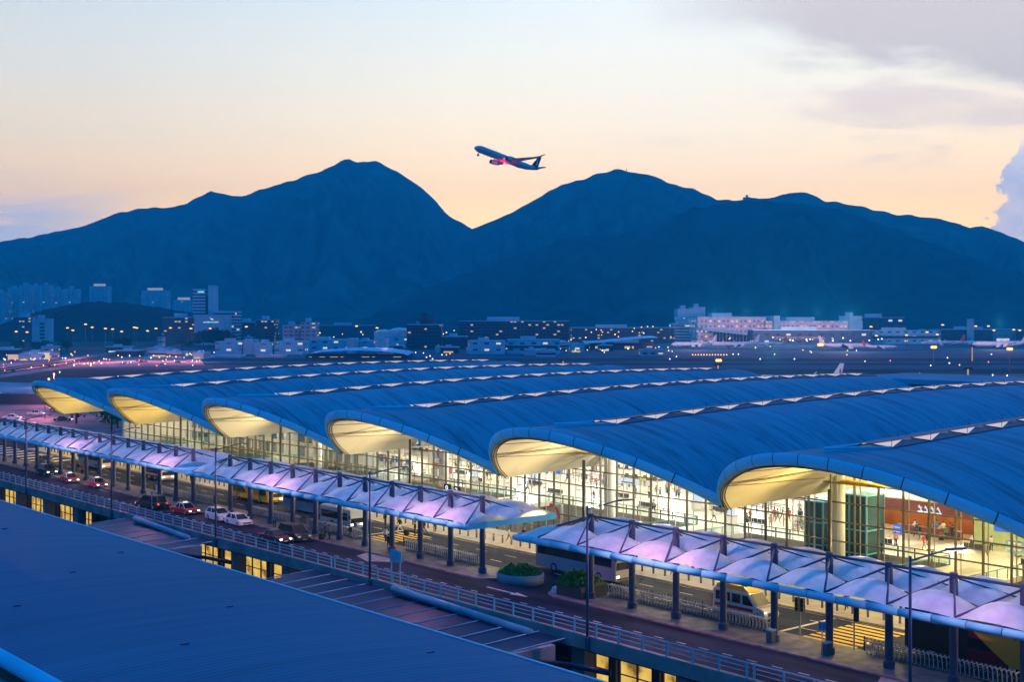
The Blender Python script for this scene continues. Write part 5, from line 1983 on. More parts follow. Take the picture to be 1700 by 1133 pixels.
# low wooded hill
hl = MB()
prof = [(40, 545), (60, 534), (80, 522), (110, 511), (150, 503), (200, 503), (235, 507), (260, 511), (300, 517), (335, 524), (380, 540), (400, 552)]
rows = []
for px in range(30, 411, 4):
    col = []
    zr = CAM_H - (interp(prof, px) - HOR) / FPX * 2300 + mnoise.noise(Vector((px * .22, 3, 0))) * 3 + mnoise.noise(Vector((px * .7, 9, 0))) * 1.5
    for k in range(-8, 17):
        f = abs(k) / (8 if k < 0 else 16)
        Yk = 2300 - 330 * k / 16 if k >= 0 else 2300 - 200 * k / 8
        z = ZG + (max(zr, ZG) - ZG) * math.cos(f * pi / 2) ** .8 + mnoise.noise(Vector((px * .15, k * .6, 1))) * 2.5 * (1 - f)
        col.append(W((px - 850) / FPX * 2300, Yk, z))
    rows.append(col)
hl.loft(rows, False, False)
tag(hl.build('hill', mat('dark_wood', (.007, .006, .012), .95, .02, var=.4, scale=.05), smooth=True), kind='structure')

# left middle distance
root, w_, h = fbox(22, 52, 527, 1900, 40, F_dark, 'office_block', 'dark brown office block at the far left edge below the towers')
root, w_, h = fbox(53, 77, 530, 1880, 30, M_fwall, 'office_block', 'pale blue block with a column of dark square windows at far left')
b = MB()
for k in range(5):
    b.box(w_ * .1, w_ * .75, -.6, .1, 5 + k * (h - 8) / 5, 5 + (k + .55) * (h - 8) / 5)
b.build('window', M_glassdk, root)
# airline headquarters group
root, w_, h = fbox(320, 341, 481, 1760, 30, F_strip, 'office_tower', 'striped office tower with teal lit top above the airfield', 'office tower', plant=False)
MB().box(-w_ * .2, w_ * .8, -.8, .2, h - 4, h - 2.2).build('lit_sign', lamp_mat('teal_sign', (.25, .95, .95), 1.0), root)
fbox(341, 346, 490, 1765, 26, M_fdark, 'stair_core', 'dark recessed core between striped tower and plain slab', 'tower', plant=False)
fbox(345.5, 354, 475, 1755, 30, M_fwall, 'office_tower', 'plain pale slab tower joined to the striped office tower', 'office tower', plant=False)
root, w_, h = fbox(270, 322, 528, 1700, 60, F_dark, 'office_block', 'long dark office block at the foot of the striped tower')
root, w_, h = fbox(322, 371, 524, 1690, 50, M_fwall, 'office_block', 'plain pale block carrying a white airline name and emblem', plant=False)
text('CATHAY PACIFIC', 2.5, lamp_mat('white_sign', (.8, 1, 1), 1.3), root, (w_ * .15, -.6, h - 9.5), (pi / 2, 0, 0))
b = MB().face([(w_ * .05, -.7, h - 2.5), (w_ * .22, -.7, h - 5.6), (w_ * .36, -.7, h - 5.2), (w_ * .2, -.7, h - 4.2)])
b.build('emblem', MATS['white_sign'], root)
root, w_, h = fbox(356, 388, 518, 1740, 50, F_strip, 'office_block', 'block with many pale floor bands right of the plain pale block', plant=False)
fbox(390, 424, 536, 1900, 50, F_dark, 'office_block', 'low dark block behind the street lamp right of headquarters')
# trees
def tree(px, ybase, Y, hgt, lab, group='dark trees before the headquarters'):
    x = (px - 850) / FPX * Y
    t_ = thing('tree', lab, 'tree', W(x, Y, ZG), THETA, group)
    MB().tube((0, 0, 0), (0, 0, hgt * .5), .5, 6, .3).build('trunk', M_stem, t_)
    b = MB()
    pts = []
    for i in range(260):
        a, u, q = rr.uniform(0, 6.28), rr.uniform(-1, 1), rr.random() ** .4
        r_ = math.sqrt(1 - u * u)
        lob = 1 + .22 * math.sin(3 * a + px) + .18 * math.sin(5 * u + px)
        pts.append((Vector((hgt * .55 * q * r_ * math.cos(a) * lob, hgt * .5 * q * r_ * math.sin(a) * lob, hgt * .62 + hgt * .38 * q * u)), 0))
    leaves(b, pts, hgt * .10, rr)
    b.build('crown', [M_treeleaf, M_treeleaf], t_)


M_treeleaf = mat('tree_leaf', (.020, .030, .022), .8, .05, var=.3, scale=.4)
for i, (px, hgt) in enumerate(((322, 14), (330, 18), (338, 20), (346, 22), (354, 20), (362, 23), (372, 20), (380, 16), (300, 10), (312, 11), (200, 15), (209, 14), (30, 13), (60, 11), (75, 12), (110, 12))):
    tree(px, 580, 1560 if px > 250 else 1350, hgt, 'dark rounded tree in the clump at the foot of the pale headquarters block' if px > 250 else 'dark tree beside the pink lit road at left')
for i, (D, y, hgt) in enumerate(((128, 298, 7), (133, 306, 8), (136, 316, 7.5), (130, 324, 7), (140, 330, 8))):
    t_ = thing('tree', 'dark leafy tree on the forecourt behind the farthest arch', 'tree', (D, y, 0), 0, 'forecourt trees')
    MB().tube((0, 0, 0), (0, 0, 3.5), .25, 6, .15).build('trunk', M_stem, t_)
    b = MB()
    pts = []
    for k in range(420):
        a, u, q = rr.uniform(0, 6.28), rr.uniform(-1, 1), rr.random() ** .4
        r_ = math.sqrt(1 - u * u) * (1 + .25 * math.sin(3 * a + i))
        pts.append((Vector((3.8 * q * r_ * math.cos(a), 3.8 * q * r_ * math.sin(a), hgt * .62 + hgt * .4 * q * u)), 0))
    leaves(b, pts, .42, rr)
    b.build('crown', [M_treeleaf, M_leaf], t_)

# sheds and offices along the far edge, left to right
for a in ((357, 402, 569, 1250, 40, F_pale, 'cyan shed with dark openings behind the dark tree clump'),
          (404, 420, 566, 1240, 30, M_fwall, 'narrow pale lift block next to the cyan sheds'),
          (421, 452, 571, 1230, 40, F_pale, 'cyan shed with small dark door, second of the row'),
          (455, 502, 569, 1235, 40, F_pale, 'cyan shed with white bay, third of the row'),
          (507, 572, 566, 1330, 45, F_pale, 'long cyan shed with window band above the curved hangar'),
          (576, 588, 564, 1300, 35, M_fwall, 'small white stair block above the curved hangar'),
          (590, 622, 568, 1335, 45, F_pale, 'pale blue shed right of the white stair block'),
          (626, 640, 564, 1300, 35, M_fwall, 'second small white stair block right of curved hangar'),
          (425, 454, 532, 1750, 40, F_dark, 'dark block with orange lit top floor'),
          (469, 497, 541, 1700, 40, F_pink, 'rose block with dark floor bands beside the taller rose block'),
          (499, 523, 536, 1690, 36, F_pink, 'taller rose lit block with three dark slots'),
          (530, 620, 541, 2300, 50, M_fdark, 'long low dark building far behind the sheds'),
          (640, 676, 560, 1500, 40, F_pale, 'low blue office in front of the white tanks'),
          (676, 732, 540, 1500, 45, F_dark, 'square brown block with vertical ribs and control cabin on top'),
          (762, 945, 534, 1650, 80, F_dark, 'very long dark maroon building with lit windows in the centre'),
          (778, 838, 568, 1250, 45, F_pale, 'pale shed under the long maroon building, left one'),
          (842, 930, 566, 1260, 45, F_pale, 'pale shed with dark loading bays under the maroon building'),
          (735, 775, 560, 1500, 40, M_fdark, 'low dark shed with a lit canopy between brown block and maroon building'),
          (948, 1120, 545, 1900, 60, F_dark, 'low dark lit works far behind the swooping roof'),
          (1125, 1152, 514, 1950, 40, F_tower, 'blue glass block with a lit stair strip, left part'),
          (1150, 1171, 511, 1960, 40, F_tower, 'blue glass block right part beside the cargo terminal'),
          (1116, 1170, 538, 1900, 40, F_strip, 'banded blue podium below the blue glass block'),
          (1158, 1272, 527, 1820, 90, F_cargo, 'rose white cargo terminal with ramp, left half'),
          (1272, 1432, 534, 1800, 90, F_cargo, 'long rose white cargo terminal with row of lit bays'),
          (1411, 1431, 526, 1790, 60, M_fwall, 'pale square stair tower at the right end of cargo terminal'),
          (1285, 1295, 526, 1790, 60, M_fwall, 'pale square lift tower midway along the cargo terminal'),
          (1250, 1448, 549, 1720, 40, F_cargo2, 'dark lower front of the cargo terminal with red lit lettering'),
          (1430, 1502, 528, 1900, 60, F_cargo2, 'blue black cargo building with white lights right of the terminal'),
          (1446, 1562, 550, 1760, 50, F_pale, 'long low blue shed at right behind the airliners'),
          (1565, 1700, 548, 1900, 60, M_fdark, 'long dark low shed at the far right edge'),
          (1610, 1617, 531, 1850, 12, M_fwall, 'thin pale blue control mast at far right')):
    root, w_, h = fbox(a[0], a[1], a[2], a[3], a[4], a[5], 'office_block' if a[5] in (F_dark, F_pink, F_tower, F_strip) else 'airport_shed', a[6], plant=a[1] - a[0] > 18)
    if a[0] == 1250:
        text('CATHAY PACIFIC CARGO TERMINAL', 4.0, lamp_mat('red_lit_lettering', (1, .45, .35), .9), root, (-w_ * .22, -.8, h - 11), (pi / 2, 0, 0))
    if a[0] == 676:
        b = MB()
        for q in range(9):
            b.box(-w_ + q * w_ / 4 - .5, -w_ + q * w_ / 4 + .5, -1, 0, 0, h)
        b.build('rib', M_fdark, root)
        MB().loft([[(r_ * math.cos(k * pi / 6), 20 + r_ * math.sin(k * pi / 6), z) for k in range(12)] for r_, z in ((9, h), (9, h + 4), (12, h + 5), (12, h + 8), (5, h + 9), (4, h + 14), (1, h + 15))]).build('control_cabin', M_fdark, root)
    if a[0] == 1158:
        # sloping ramp with a parapet and slots across the front
        MB().hexa([(-w_ + 4, -14, 18), (w_, -14, 8), (w_, -4, 8), (-w_ + 4, -4, 18), (-w_ + 4, -14, 22), (w_, -14, 11), (w_, -4, 11), (-w_ + 4, -4, 22)]).build('ramp', M_fwall, root)
        b = MB()
        for q in range(14):
            b.box(-w_ + 22 + q * 4.6, -w_ + 24.4 + q * 4.6, -4.5, -.2, 0, 15)
        b.build('ramp_pier', M_fdark, root)
    if a[0] == 1446 or a[0] == 842:
        MB().box(-w_, w_ * .9, -1.0, -.2, h * .45, h * .62).build('canopy_band', M_fdark, root)
# tanks with domed lids
for px, yb, r_, yt, lab in ((638, 560, 12, 547, 'white round tank with domed lid, left one'), (664, 560, 13, 544, 'white round tank with domed lid, right one')):
    Y = 1560
    zt = CAM_H - (yt - HOR) / FPX * Y
    tk = thing('storage_tank', lab, 'tank', W((px - 850) / FPX * Y, Y, ZG), 0)
    MB().lathe([(r_, 0), (r_, zt - ZG - 3)], 24).build('shell', mat('tank_white_' + str(px), (.7, .66, .68), .6), tk)
    MB().lathe([(r_ + .4, zt - ZG - 3), (r_ * .6, zt - ZG - 1), (.2, zt - ZG)], 24).build('lid', M_white, tk)


def hangar(px0, px1, yeave, ytop, Y, depth, lab, wave):
    x0, x1 = (px0 - 850) / FPX * Y, (px1 - 850) / FPX * Y
    ze, zt = CAM_H - (yeave - HOR) / FPX * Y - ZG, CAM_H - (ytop - HOR) / FPX * Y - ZG
    root = thing('hangar', lab, 'hangar', W((x0 + x1) / 2, Y, ZG), THETA)
    hw = (x1 - x0) / 2

    def top_(u, v):
        x = -hw + 2 * hw * u
        z = ze + (zt - ze) * (math.sin(pi * min(1, u * 1.6) / 1) if False else 0) + (zt - ze) * (0.5 - .5 * math.cos(2 * pi * (u * .5 + (.0 if wave else .25)))) * (1 if wave else 1)
        if not wave:
            z = ze + (zt - ze) * math.sin(pi * u) ** .6
        return (x, depth * v - 6, z + (zt - ze) * .25 * v)
    MB().grid(top_, 24, 4).build('roof', M_fascia, root, True)
    MB().box(-hw + 1, hw - 1, 1, depth - 8, 0, ze - .5).build('wall', M_fdark, root)
    for k in (0, 1, 2, 3, 5, 6, 8):
        x = -hw + 4 + (2 * hw - 8) * k / 9
        MB().box(x, x + hw * (.05 + .05 * (k % 3)), .4, .95, 1, ze * .5).build('lit_opening', M_warmwin, root)
    return root


hangar(505, 678, 590, 582, 1120, 70, 'long low hangar with pale curved blue roof and warm lit openings', False)
hangar(970, 1092, 570, 561, 1450, 60, 'dark hangar with pale blue S-curved roof in the middle of the airfield edge', True)

# far-left station block and forecourt furniture
sb = thing('station_building', 'flat blue roofed low building at the left edge behind the farthest arch', 'building', (0, 0, 0))
p_ = [G(-80, 650, 3.7), G(96, 652, 3.7), G(92, 637, 3.7), G(-80, 633, 3.7)]
MB().hexa([(p.x, p.y, 3.1) for p in p_] + [(p.x, p.y, 3.7) for p in p_]).build('roof', M_roof, sb)
MB().hexa([(p.x * .995 + .5, p.y * .995, 0) for p in p_] + [(p.x * .995 + .5, p.y * .995, 3.05) for p in p_]).build('wall', M_fdark, sb)
# curving flyover with lamps at left
fl = MB()
pts = [(-60, 622), (20, 611), (80, 603), (140, 594), (200, 584), (250, 578), (300, 574)]
prev = None
for px, py in pts:
    p = Q(px, py, 2200 * 33.3 / (py + 6 - HOR))
    row = [p, p + W(3, 16, 0)]
    q0 = [Vector((r_.x, r_.y, p.z)) for r_ in row]
    if prev:
        fl.face([prev[0], q0[0], q0[1], prev[1]])
        fl.face([prev[0] - Vector((0, 0, 1.6)), q0[0] - Vector((0, 0, 1.6)), q0[0] + Vector((0, 0, .8)), prev[0] + Vector((0, 0, .8))])
        fl.box(q0[0].x, q0[0].x + 2, q0[0].y, q0[0].y + 2, ZG, q0[0].z - 1.6)
    prev = q0
tag(fl.build('flyover', M_pinkroad), 'pale curving flyover climbing across the far left roads', 'flyover')
strip('road', 0, -6.95, [G(120, 611, ZG), G(340, 607, ZG), G(330, 590, ZG), G(110, 592, ZG)], M_pinkroad)
strip('road', 0, -6.94, [G(-80, 640, ZG), G(120, 611, ZG), G(110, 592, ZG), G(-80, 604, ZG)], M_pinkroad)
for i, (px0, px1, yt, yb, lab, m_, em) in enumerate(((13, 46, 589, 602, 'lit white and red billboard at left roadside', 'billboard_red', (1, .55, .5)), (63, 82, 586, 597, 'cream lit billboard at left roadside', 'billboard_cream', (1, .82, .66)))):
    Y = 1080
    bb = thing('billboard', lab, 'billboard', W(((px0 + px1) / 2 - 850) / FPX * Y, Y, ZG), THETA)
    w_ = (px1 - px0) / 2 / FPX * Y
    z0, z1 = CAM_H - (yb - HOR) / FPX * Y - ZG, CAM_H - (yt - HOR) / FPX * Y - ZG
    MB().box(-w_, w_, -.3, .3, z0, z1).build('panel', lamp_mat(m_, em, .8), bb)
    if i == 0:
        MB().box(w_ * .35, w_, -.36, -.3, z0, z1).build('red_field', lamp_mat('billboard_field', (.9, .10, .06), .8), bb)
        MB().box(-w_ * .8, w_ * .2, -.36, -.3, z0 + (z1 - z0) * .2, z0 + (z1 - z0) * .35).build('band', P_maroon, bb)
    else:
        MB().box(-w_ * .1, w_ * .25, -.36, -.3, z0 + (z1 - z0) * .25, z0 + (z1 - z0) * .7).build('motif', P_grey, bb)
    for q in (-.7, .7):
        MB().tube((w_ * q, 0, 0), (w_ * q, 0, z0), .4, 6).build('post', M_steel, bb)
for a in ((116, 152, 597, 1180, 20, M_fwall, 'low blue kiosk left of the white lit gatehouse'), (236, 290, 596, 1130, 26, F_pink, 'pink lit station block among roadside lamps'), (301, 330, 586, 1200, 16, F_pink, 'small pale pink sign building behind the trees'), (349, 398, 592, 1140, 24, F_pale, 'white and blue gatehouse at the end of the trees'), (262, 270, 561, 1500, 12, F_pink, 'small rose lit hut under the flyover'), (425, 470, 592, 1150, 20, F_pink, 'rose lit low shed left of the curved hangar')):
    fbox(a[0], a[1], a[2], a[3], a[4], a[5], 'roadside_building', a[6], plant=False)
root, w_, h = fbox(136, 157, 598, 1120, 14, lamp_mat('gatehouse_glow', (1, .95, .95), .8), 'gatehouse', 'bright white gatehouse with two dark square openings', plant=False)  # whole wall emits: its lit look is put into the material
for q in (-.45, .42):
    MB().box(w_ * q - w_ * .34, w_ * q + w_ * .34, -.4, .2, h * .15, h * .6).build('opening', M_glassdk, root)

# tall sodium lamps on masts
first = None
lampspots = [(27, 551), (45, 552), (112, 545), (121, 549), (142, 539), (153, 544), (175, 546), (187, 547), (202, 551), (223, 544), (227, 545), (245, 550), (259, 546), (283, 545), (317, 546), (349, 546), (409, 543), (592, 542), (626, 545), (1539, 552), (1565, 540), (1620, 542), (1641, 542), (1446, 543), (1650, 549), (1683, 548), (1693, 549), (1505, 557), (1556, 556), (1455, 558)]
for i, (px, py) in enumerate(lampspots):
    Y = 1560.0
    zt = CAM_H - (py - HOR) / FPX * Y
    lab = 'tall sodium lamp on a thin mast before the dark hill' if px < 300 else 'tall sodium lamp on a thin mast among the right hand sheds' if px > 1400 else 'tall orange lamp mast standing apart near the office blocks'
    ml = thing('lamp_mast', lab, 'lamp mast', W((px - 850) / FPX * Y, Y, ZG), THETA, 'sodium lamp masts: ' + ('left' if px < 300 else 'right' if px > 1400 else 'centre'))
    hh = zt - ZG
    MB().tube((0, 0, 0), (0, 0, hh), .22, 6, .14).build('mast', M_fdark, ml)
    MB().lathe([(1.5, hh - .4), (1.8, hh + .35), (.5, hh + .9)], 8).build('lamp_head', M_orange, ml)
    if i % 2 == 0 and px < 420:
        light('mast_light', 'POINT', (0, -12, hh - 4), 9000, (1.0, .30, .30), ml, .8)
# strong floodlights nearer the camera
for px, py, yb in ((1193, 599, 640), (1362, 573, 618), (1550, 577, 620), (1676, 580, 628)):
    Y = 820.0
    zt = CAM_H - (py - HOR) / FPX * Y
    fm = thing('floodlight_mast', ('glaring orange floodlight on a dark mast, ' + {1193: 'over the roof ridge at centre right', 1362: 'by the parked white airliner', 1550: 'right of the red tailed airliner', 1676: 'near the right edge'}[px]), 'floodlight', W((px - 850) / FPX * Y, Y, ZG), THETA, 'airfield floodlights')
    hh = zt - ZG
    MB().tube((0, 0, 0), (0, 0, hh), .22, 6, .14).build('mast', M_steel, fm)
    b = MB()
    for q in (-.85, 0, .85):
        b.ball((q * 1.3, -.3, hh + .1), .9, 8, 6)
    b.build('lamp', M_hot, fm, True)
    light('flood_light', 'POINT', (0, -8, hh), 9000, (1, .5, .28), fm, .6)
# T-headed posts: the sodium light on them is put into the material
for px, yt, yb, Y in ((935, 598, 611, 900), (1192, 605, 614, 800), (1607, 611, 624, 700), (1614, 575, 598, 1050)):
    zt = CAM_H - (yt - HOR) / FPX * Y
    am = thing('t_headed_post', 'yellow lit T-headed post on the airfield, ' + {935: 'left of centre', 1192: 'below the centre right floodlight', 1607: 'short one at right near the roof edge', 1614: 'taller one at right'}[px], 'light post', W((px - 850) / FPX * Y, Y, ZG), THETA)
    hh = zt - ZG
    MB().tube((0, 0, 0), (0, 0, hh - .5), .45, 6).build('post', lamp_mat('lit_post_' + str(px), (.95, .62, .12), .55), am)
    MB().box(-2.2, 2.2, -.4, .4, hh - .8, hh).build('crossarm', M_dark, am)
# scattered small lamps
sm = {}
for nm, m_ in (('white', M_wlight), ('yellow', M_ylight), ('red', M_rlight), ('orange', M_orange)):
    b = MB().tube((0, 0, -1.0), (0, 0, 0), .12, 5)
    b.k = 1
    b.ball((0, 0, .3), .55, 8, 6)
    sm[nm] = b.mesh('airfield_lamp', [M_steel, m_], True)
spots = [('white', x, y) for x, y in ((99, 619), (196, 627), (259, 630), (498, 615), (1112, 597), (1262, 597), (1347, 586), (1319, 597), (1422, 583), (1545, 608), (1573, 595), (1646, 589), (1576, 604), (1648, 624), (1672, 625), (1527, 622), (948, 565), (1000, 583), (1077, 580), (1094, 577), (1110, 583), (1123, 593), (545, 562), (572, 566), (609, 567), (452, 567), (443, 570), (690, 586), (703, 587), (708, 594), (718, 597), (720, 600), (714, 592), (699, 569))]
spots += [('white', 955 + 9 * k, 532 + (k % 3)) for k in range(0)] + [('white', 1441 + 5 * k, 536) for k in range(0)]
spots += [('orange', 1150 + 4.7 * k, 590) for k in range(13)] + [('white', 1217, 589), (('white'), 1226, 589)]
spots += [('yellow', x, y) for x, y in ((690, 605), (1333, 582), (1345, 584), (1286, 589), (1406, 590), (1436, 601), (1593, 607), (1407, 583))]
spots += [('red', x, y) for x, y in ((307, 619), (335, 621), (365, 623), (1478, 600), (1641, 602), (6, 611), (8, 616))]
spots += [('orange', x, y) for x, y in ((52, 611), (72, 608), (91, 607), (110, 604), (146, 591), (175, 588), (205, 589), (215, 591), (221, 588), (237, 588), (255, 591), (293, 588), (232, 592), (318, 590), (741, 590), (747, 588), (998, 549), (1000, 552), (1053, 546), (1050, 551), (1065, 544), (990, 548), (1075, 543), (1084, 543), (1027, 552), (964, 578), (975, 582), (955, 583), (940, 583), (918, 581), (930, 580), (905, 583))]
for nm, px, py in spots:
    lowd = py >= 566
    Y = min(2200 * 31.5 / (py - HOR), 1900) if py > 545 else 1750
    z = CAM_H - (py - HOR) / FPX * Y
    o = bpy.data.objects.new('airfield_lamp', sm[nm])
    C.objects.link(o)
    o.location = W((px - 850) / FPX * Y, Y, z)
    s_ = Y / 1250
    o.scale = (s_, s_, max(s_, 1.0))
    area = 'left roads' if px < 420 else 'central sheds' if px < 930 else 'cargo edge' if py < 575 else 'open airfield at right'
    tag(o, f'tiny {nm} lamp glowing among the {area}', 'airfield lamp', f'{nm} lamps of the {area}')
# pink glow over the forecourt and the left roads
for D, y, pw in ((130, 345, 14000), (120, 375, 14000), (150, 395, 14000), (112, 330, 9000), (165, 430, 14000)):
    fp = thing('forecourt_lamp', 'pink sodium lamp on the forecourt beyond the farthest arch', 'street lamp', (D, y, 0), 0, 'forecourt lamps')
    MB().tube((0, 0, 0), (0, 0, 8), .1, 6).build('pole', M_steel, fp)
    MB().ball((0, 0, 8.2), .35, 8, 6).build('lamp_head', M_orange, fp)
    light('forecourt_light', 'POINT', (0, 0, 7.4), pw, (1, .30, .36), fp, .3)

# ------------------------------------------------------------------ airliners
M_plane = mat('airliner_white', (.66, .66, .68), .35, .5, var=.04, scale=.2)
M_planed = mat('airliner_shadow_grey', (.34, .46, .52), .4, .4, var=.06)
M_tailg = mat('dark_teal_tail', (.01, .04, .045), .4, .4)
M_tailr = mat('red_tail', (.55, .05, .03), .4, .4)


def airliner(label, loc, rz, L_, livery, tailm, engines=2, name='airliner', group=None):
    """nose along +X, built about its centre of length, belly at z = 0"""
    r_ = L_ * .045
    root = thing(name, label, 'airliner', loc, rz, group)
    st = [(0.5, .05, -.25), (.488, .38, -.18), (.47, .62, -.1), (.44, .86, -.03), (.40, 1, 0), (.1, 1, 0), (-.18, 1, 0), (-.30, .86, .12), (-.40, .58, .38), (-.47, .30, .60), (-.5, .10, .72)]
    rings = []
    zc = r_ * 1.0
    for fx, k, dz_ in st:
        rings.append([(L_ * fx, r_ * k * math.cos(a * pi / 9), zc + r_ * dz_ + r_ * k * math.sin(a * pi / 9)) for a in range(18)])
    MB().loft(rings).build('fuselage', livery, root, True)
    b = MB()
    for sg in (-1, 1):
        b.hexa([(L_ * .462, sg * r_ * .16, zc + r_ * .32), (L_ * .470, sg * r_ * .16, zc + r_ * .30), (L_ * .452, sg * r_ * .52, zc + r_ * .28), (L_ * .446, sg * r_ * .50, zc + r_ * .28), (L_ * .440, sg * r_ * .16, zc + r_ * .80), (L_ * .452, sg * r_ * .16, zc + r_ * .72), (L_ * .434, sg * r_ * .60, zc + r_ * .66), (L_ * .428, sg * r_ * .58, zc + r_ * .66)])
    b.build('cockpit_window', M_glassdk, root)

    def wing(chords):             # (x lead, x trail, y, z, thickness)
        rings_ = []
        for xl, xt, y, z, th in chords:
            rings_.append([(xl, y, z), (xl * .75 + xt * .25, y, z + th), (xl * .4 + xt * .6, y, z + th * .7), (xt, y, z), (xl * .4 + xt * .6, y, z - th * .5), (xl * .75 + xt * .25, y, z - th * .7)])
        return MB().loft(rings_)
    for sg in (-1, 1):
        wing([(L_ * .115, -L_ * .095, sg * r_ * .6, zc - r_ * .55, L_ * .010), (L_ * .03, -L_ * .085, sg * L_ * .15, zc - r_ * .25, L_ * .006), (-L_ * .10, -L_ * .155, sg * L_ * .40, zc + r_ * .45, L_ * .003), (-L_ * .135, -L_ * .165, sg * L_ * .455, zc + r_ * .85, L_ * .002), (-L_ * .175, -L_ * .187, sg * L_ * .48, zc + r_ * 1.5, L_ * .001)]).build('wing', livery, root, fix=True)
        wing([(-L_ * .395, -L_ * .475, sg * r_ * .25, zc + r_ * .55, L_ * .004), (-L_ * .465, -L_ * .50, sg * L_ * .145, zc + r_ * .85, L_ * .002)]).build('tailplane', livery, root, fix=True)
        for k in range(engines // 2):
            ey = sg * L_ * (.155 + .14 * k)
            ex = L_ * (.075 - .085 * k)
            ez = zc - r_ * (.95 - .25 * k)
            b = MB()
            R_ = L_ * .027
            b.loft([[(ex + x * L_, ey + R_ * k_ * math.cos(a * pi / 8), ez + R_ * k_ * math.sin(a * pi / 8)) for a in range(16)] for x, k_ in ((.045, .80), (.05, .95), (.04, 1.0), (.0, .98), (-.04, .72))])
            b.hexa([(ex + .03 * L_, ey - .1, ez + R_ * .8), (ex - .06 * L_, ey - .1, ez + R_ * .6), (ex - .06 * L_, ey + .1, ez + R_ * .6), (ex + .03 * L_, ey + .1, ez + R_ * .8), (ex + .01 * L_, ey - .1, ez + R_ * 1.6), (ex - .08 * L_, ey - .1, ez + R_ * 1.8), (ex - .08 * L_, ey + .1, ez + R_ * 1.8), (ex + .01 * L_, ey + .1, ez + R_ * 1.6)])
            b.k = 1
            b.loft([[(ex + .0505 * L_, ey + R_ * k_ * math.cos(a * pi / 8), ez + R_ * k_ * math.sin(a * pi / 8)) for a in range(16)] for k_ in (.82, .05)], False)
            b.build('engine', [livery, M_dark], root, True)
    fin = MB().hexa([(-L_ * .37, -L_ * .004, zc + r_ * .85), (-L_ * .475, -L_ * .003, zc + r_ * .85), (-L_ * .475, L_ * .003, zc + r_ * .85), (-L_ * .37, L_ * .004, zc + r_ * .85), (-L_ * .462, -L_ * .002, zc + r_ * 4.1), (-L_ * .505, -L_ * .001, zc + r_ * 4.1), (-L_ * .505, L_ * .001, zc + r_ * 4.1), (-L_ * .462, L_ * .002, zc + r_ * 4.1)])
    fin.build('tail_fin', tailm, root)
    return root, r_, zc


fl_loc = Q(841, 271, 1000)
ac, r_, zc = airliner('climbing twin-engine airliner with dark tail and white wedge, high above the mountain saddle', fl_loc, 0, 63, M_planed, M_tailg, name='climbing_airliner')
b = MB()
for sg in (-1, 1):
    y = sg * 63 * .0055
    b.face([(-63 * .447, y, zc + r_ * 3.35), (-63 * .462, y, zc + r_ * 1.75), (-63 * .430, y, zc + r_ * 1.25), (-63 * .446, y, zc + r_ * 2.1), (-63 * .440, y, zc + r_ * 2.4)])
b.build('tail_emblem', M_white, ac)
MB().ball((63 * .03, 0, -.35), .8, 10, 6).build('red_beacon', lamp_mat('red_beacon_glow', (1, .05, .10), 9.0), ac)
light('beacon_light', 'POINT', (63 * .03, -1.5, -4.0), 4500, (1, .03, .08), ac, .5)
b = MB()
for q in (-.16, .16):
    for k in range(2):
        b.tube((63 * .43, q * 3, -.2), (63 * .43, q * 3, -2.0), .18, 6)
b.box(63 * .43 - .7, 63 * .43 + .7, -.6, .6, -2.6, -1.6)
b.build('nose_gear', M_dark, ac)
# heading: to the left and a little towards the camera, nose up
al = R(38)
hd_ = W(-math.cos(al), -math.sin(al), 0)
yaw = math.atan2(hd_.y, hd_.x)
ac.rotation_mode = 'QUATERNION'
from mathutils import Quaternion
ac.rotation_quaternion = Quaternion((0, 0, 1), yaw) @ Quaternion((0, 1, 0), R(-13)) @ Quaternion((1, 0, 0), R(1))

for px, py, Y, L_, rot, lab, tm, en in (
        (1152, 579, 1500, 55, 2.5, 'white airliner nose-on in front of the cargo terminal, leftmost on the apron', M_plane, 4),
        (1222, 578, 1500, 58, 2.75, 'white four-engine airliner parked below the cargo ramp', M_plane, 4),
        (1276, 577, 1560, 42, 2.9, 'small white airliner with raised red tail by the red lit dock', M_tailr, 2),
        (1402, 580, 1420, 56, 3.1, 'long white airliner facing right beside the orange floodlight', M_plane, 2),
        (1460, 579, 1400, 36, .05, 'white airliner with bright red tail fin', M_tailr, 2),
        (1566, 572, 1600, 52, 2.9, 'white airliner with dull red tail at right, behind others', M_tailr, 2),
        (1612, 571, 1650, 40, 3.0, 'short white airliner at right with teal striped tail', M_tailg, 2),
        (1660, 575, 1500, 62, 3.05, 'longest white airliner near the right edge with dark tail', M_plane, 4),
        (1697, 568, 1650, 44, 3.0, 'white airliner cut by the right edge of the photo', M_plane, 2)):
    airliner(lab, W((px - 850) / FPX * Y, Y, -4.6), THETA + (pi if rot > 1 and px != 1402 else 0) + (0.25 if px < 1260 else -.06) * (1 if px != 1402 else 0) + (pi if px == 1402 else 0) * 0, L_, M_plane, tm, en, group='airliners parked on the cargo apron')
    if px in (1152, 1402, 1660):
        light('apron_light', 'POINT', W((px - 850) / FPX * (Y - 70), Y - 70, 22), 160000, (1, .55, .58), None, 1.0)
# white tail with red emblem peeping over the far roof edge
tp, r_, zc = airliner('parked airliner showing only a white tail fin with red emblem above the roof edge', W((1409 - 850) / FPX * 620 - 20, 640, -5.0), THETA + 2.85, 44, M_plane, M_plane)
b = MB()
for sg in (-1, 1):
    y = sg * 44 * .0055
    b.face([(-44 * .455, y, zc + r_ * 1.6), (-44 * .475, y, zc + r_ * 1.9), (-44 * .47, y, zc + r_ * 2.9), (-44 * .455, y, zc + r_ * 2.5)])
b.build('tail_emblem', M_tailr, tp)

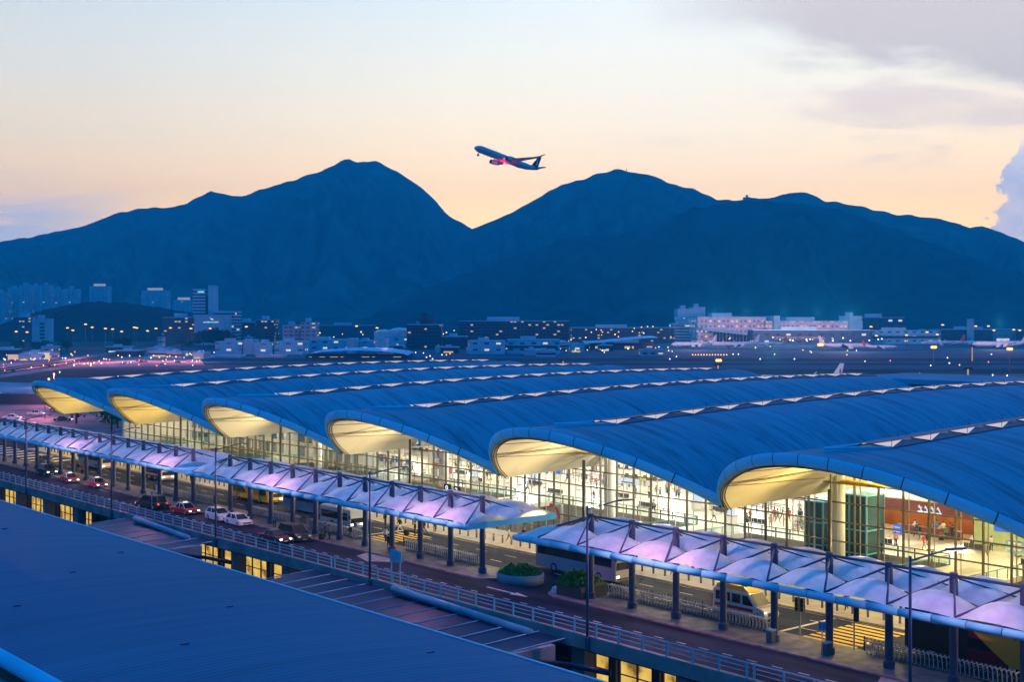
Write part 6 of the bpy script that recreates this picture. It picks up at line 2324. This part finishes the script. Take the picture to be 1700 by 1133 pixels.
# floodlights washing the cargo terminal front and the left roads
for px in (1180, 1230, 1290, 1345, 1400):
    p = W((px - 850) / FPX * 1700, 1660, 34)
    light('cargo_floodlight', 'POINT', p, 140000, (1, .58, .60), None, 1.0)
for px, py in ((20, 612), (70, 606), (130, 604), (180, 602), (230, 600), (280, 601), (325, 602)):
    p = G(px, py, ZG)
    light('roadside_lamp_light', 'POINT', (p.x, p.y, 9), 42000, (1, .30, .40), None, .8)
for px in (425, 455, 520, 640):
    light('shed_lamp_light', 'POINT', W((px - 850) / FPX * 1180, 1180, 5), 3000, (1, .55, .5), None, .8)

light('tail_fill_light', 'POINT', tp.location + W(-18, -30, 14), 42000, (1, .80, .80), None, .6)  # added fill so the fin turns pinkish white; no lamp stands here
# low clutter of the far edge: sheds, stores and depots in varied sizes
kinds = ((F_pale, 'pale blue'), (M_fdark, 'dark'), (F_dark, 'dark brown'), (F_pink, 'rose'), (M_fwall, 'plain grey blue'), (F_strip, 'banded'))
rq = random.Random(21)
used_b = set()
spots_b = [(rq.uniform(0, 330), rq.uniform(576, 592)) for _ in range(16)] + [(rq.uniform(330, 760), rq.uniform(560, 580)) for _ in range(16)] + [(rq.uniform(760, 1120), rq.uniform(556, 584)) for _ in range(14)] + [(rq.uniform(1440, 1700), rq.uniform(549, 560)) for _ in range(8)]
adj = ('small', 'low', 'long low', 'squat', 'stepped', 'narrow')
near = ('by the pink lit road at left', 'among the cyan sheds', 'around the dark hangar in the centre', 'behind the airliners at right')
for k, (px, py) in enumerate(spots_b):
    m_, c_ = kinds[rq.randrange(6)]
    a_ = rq.choice(adj)
    ar = near[0] if px < 330 else near[1] if px < 760 else near[2] if px < 1120 else near[3]
    lab = f'{a_} {c_} depot building {ar}'
    if lab in used_b:
        continue
    used_b.add(lab)
    Y = min(1900, 2200 * 33.3 / (py + 9 - HOR))
    wpx = rq.uniform(14, 42) if 'narrow' not in a_ else 9
    root, w_, h = fbox(px - wpx / 2, px + wpx / 2, py, Y, 24, m_, 'depot_building', lab, group='depot buildings along the airfield edge')
    if k % 3 == 0:
        MB().box(-w_ * .7, w_ * .4, -1.0, .1, h * .1, h * .35).build('lit_bay', M_warmwin if k % 2 else MATS['gatehouse_glow'], root)
# moving traffic on the left roads
for k in range(16):
    px, py = rq.uniform(-10, 330), rq.uniform(599, 607)
    p = G(px, py, ZG)
    cm = car('distant car with bright lamps on the pink lit roads at far left', (p.x, p.y, -6.9), THETA + rq.choice((0, pi)), rq.choice((P_white, P_silver, P_black, P_red)), name='distant_car', group='distant traffic on the left roads')
rl2 = [('orange', rq.uniform(0, 335), rq.uniform(585, 608)) for _ in range(34)] + [('white', rq.uniform(0, 335), rq.uniform(592, 609)) for _ in range(22)] + [('orange', rq.uniform(420, 1120), rq.uniform(548, 588)) for _ in range(36)] + [('white', rq.uniform(330, 1120), rq.uniform(550, 590)) for _ in range(26)] + [('red', rq.uniform(0, 330), rq.uniform(596, 609)) for _ in range(12)] + [('white', rq.uniform(1290, 1480), rq.uniform(562, 568)) for _ in range(16)] + [('yellow', rq.uniform(1120, 1300), rq.uniform(560, 582)) for _ in range(10)]
for nm, px, py in rl2:
    Y = min(2200 * 31.5 / (py - HOR), 1700)
    o = bpy.data.objects.new('airfield_lamp', sm[nm])
    C.objects.link(o)
    o.location = W((px - 850) / FPX * Y, Y, CAM_H - (py - HOR) / FPX * Y)
    s_ = Y / 900 * rq.uniform(.5, 1.0)
    o.scale = (s_, s_, max(s_, 1.0))
    area = 'left roads' if px < 420 else 'central sheds' if px < 1120 else 'cargo edge'
    tag(o, f'tiny {nm} lamp glowing among the {area}', 'airfield lamp', f'{nm} lamps of the {area}')
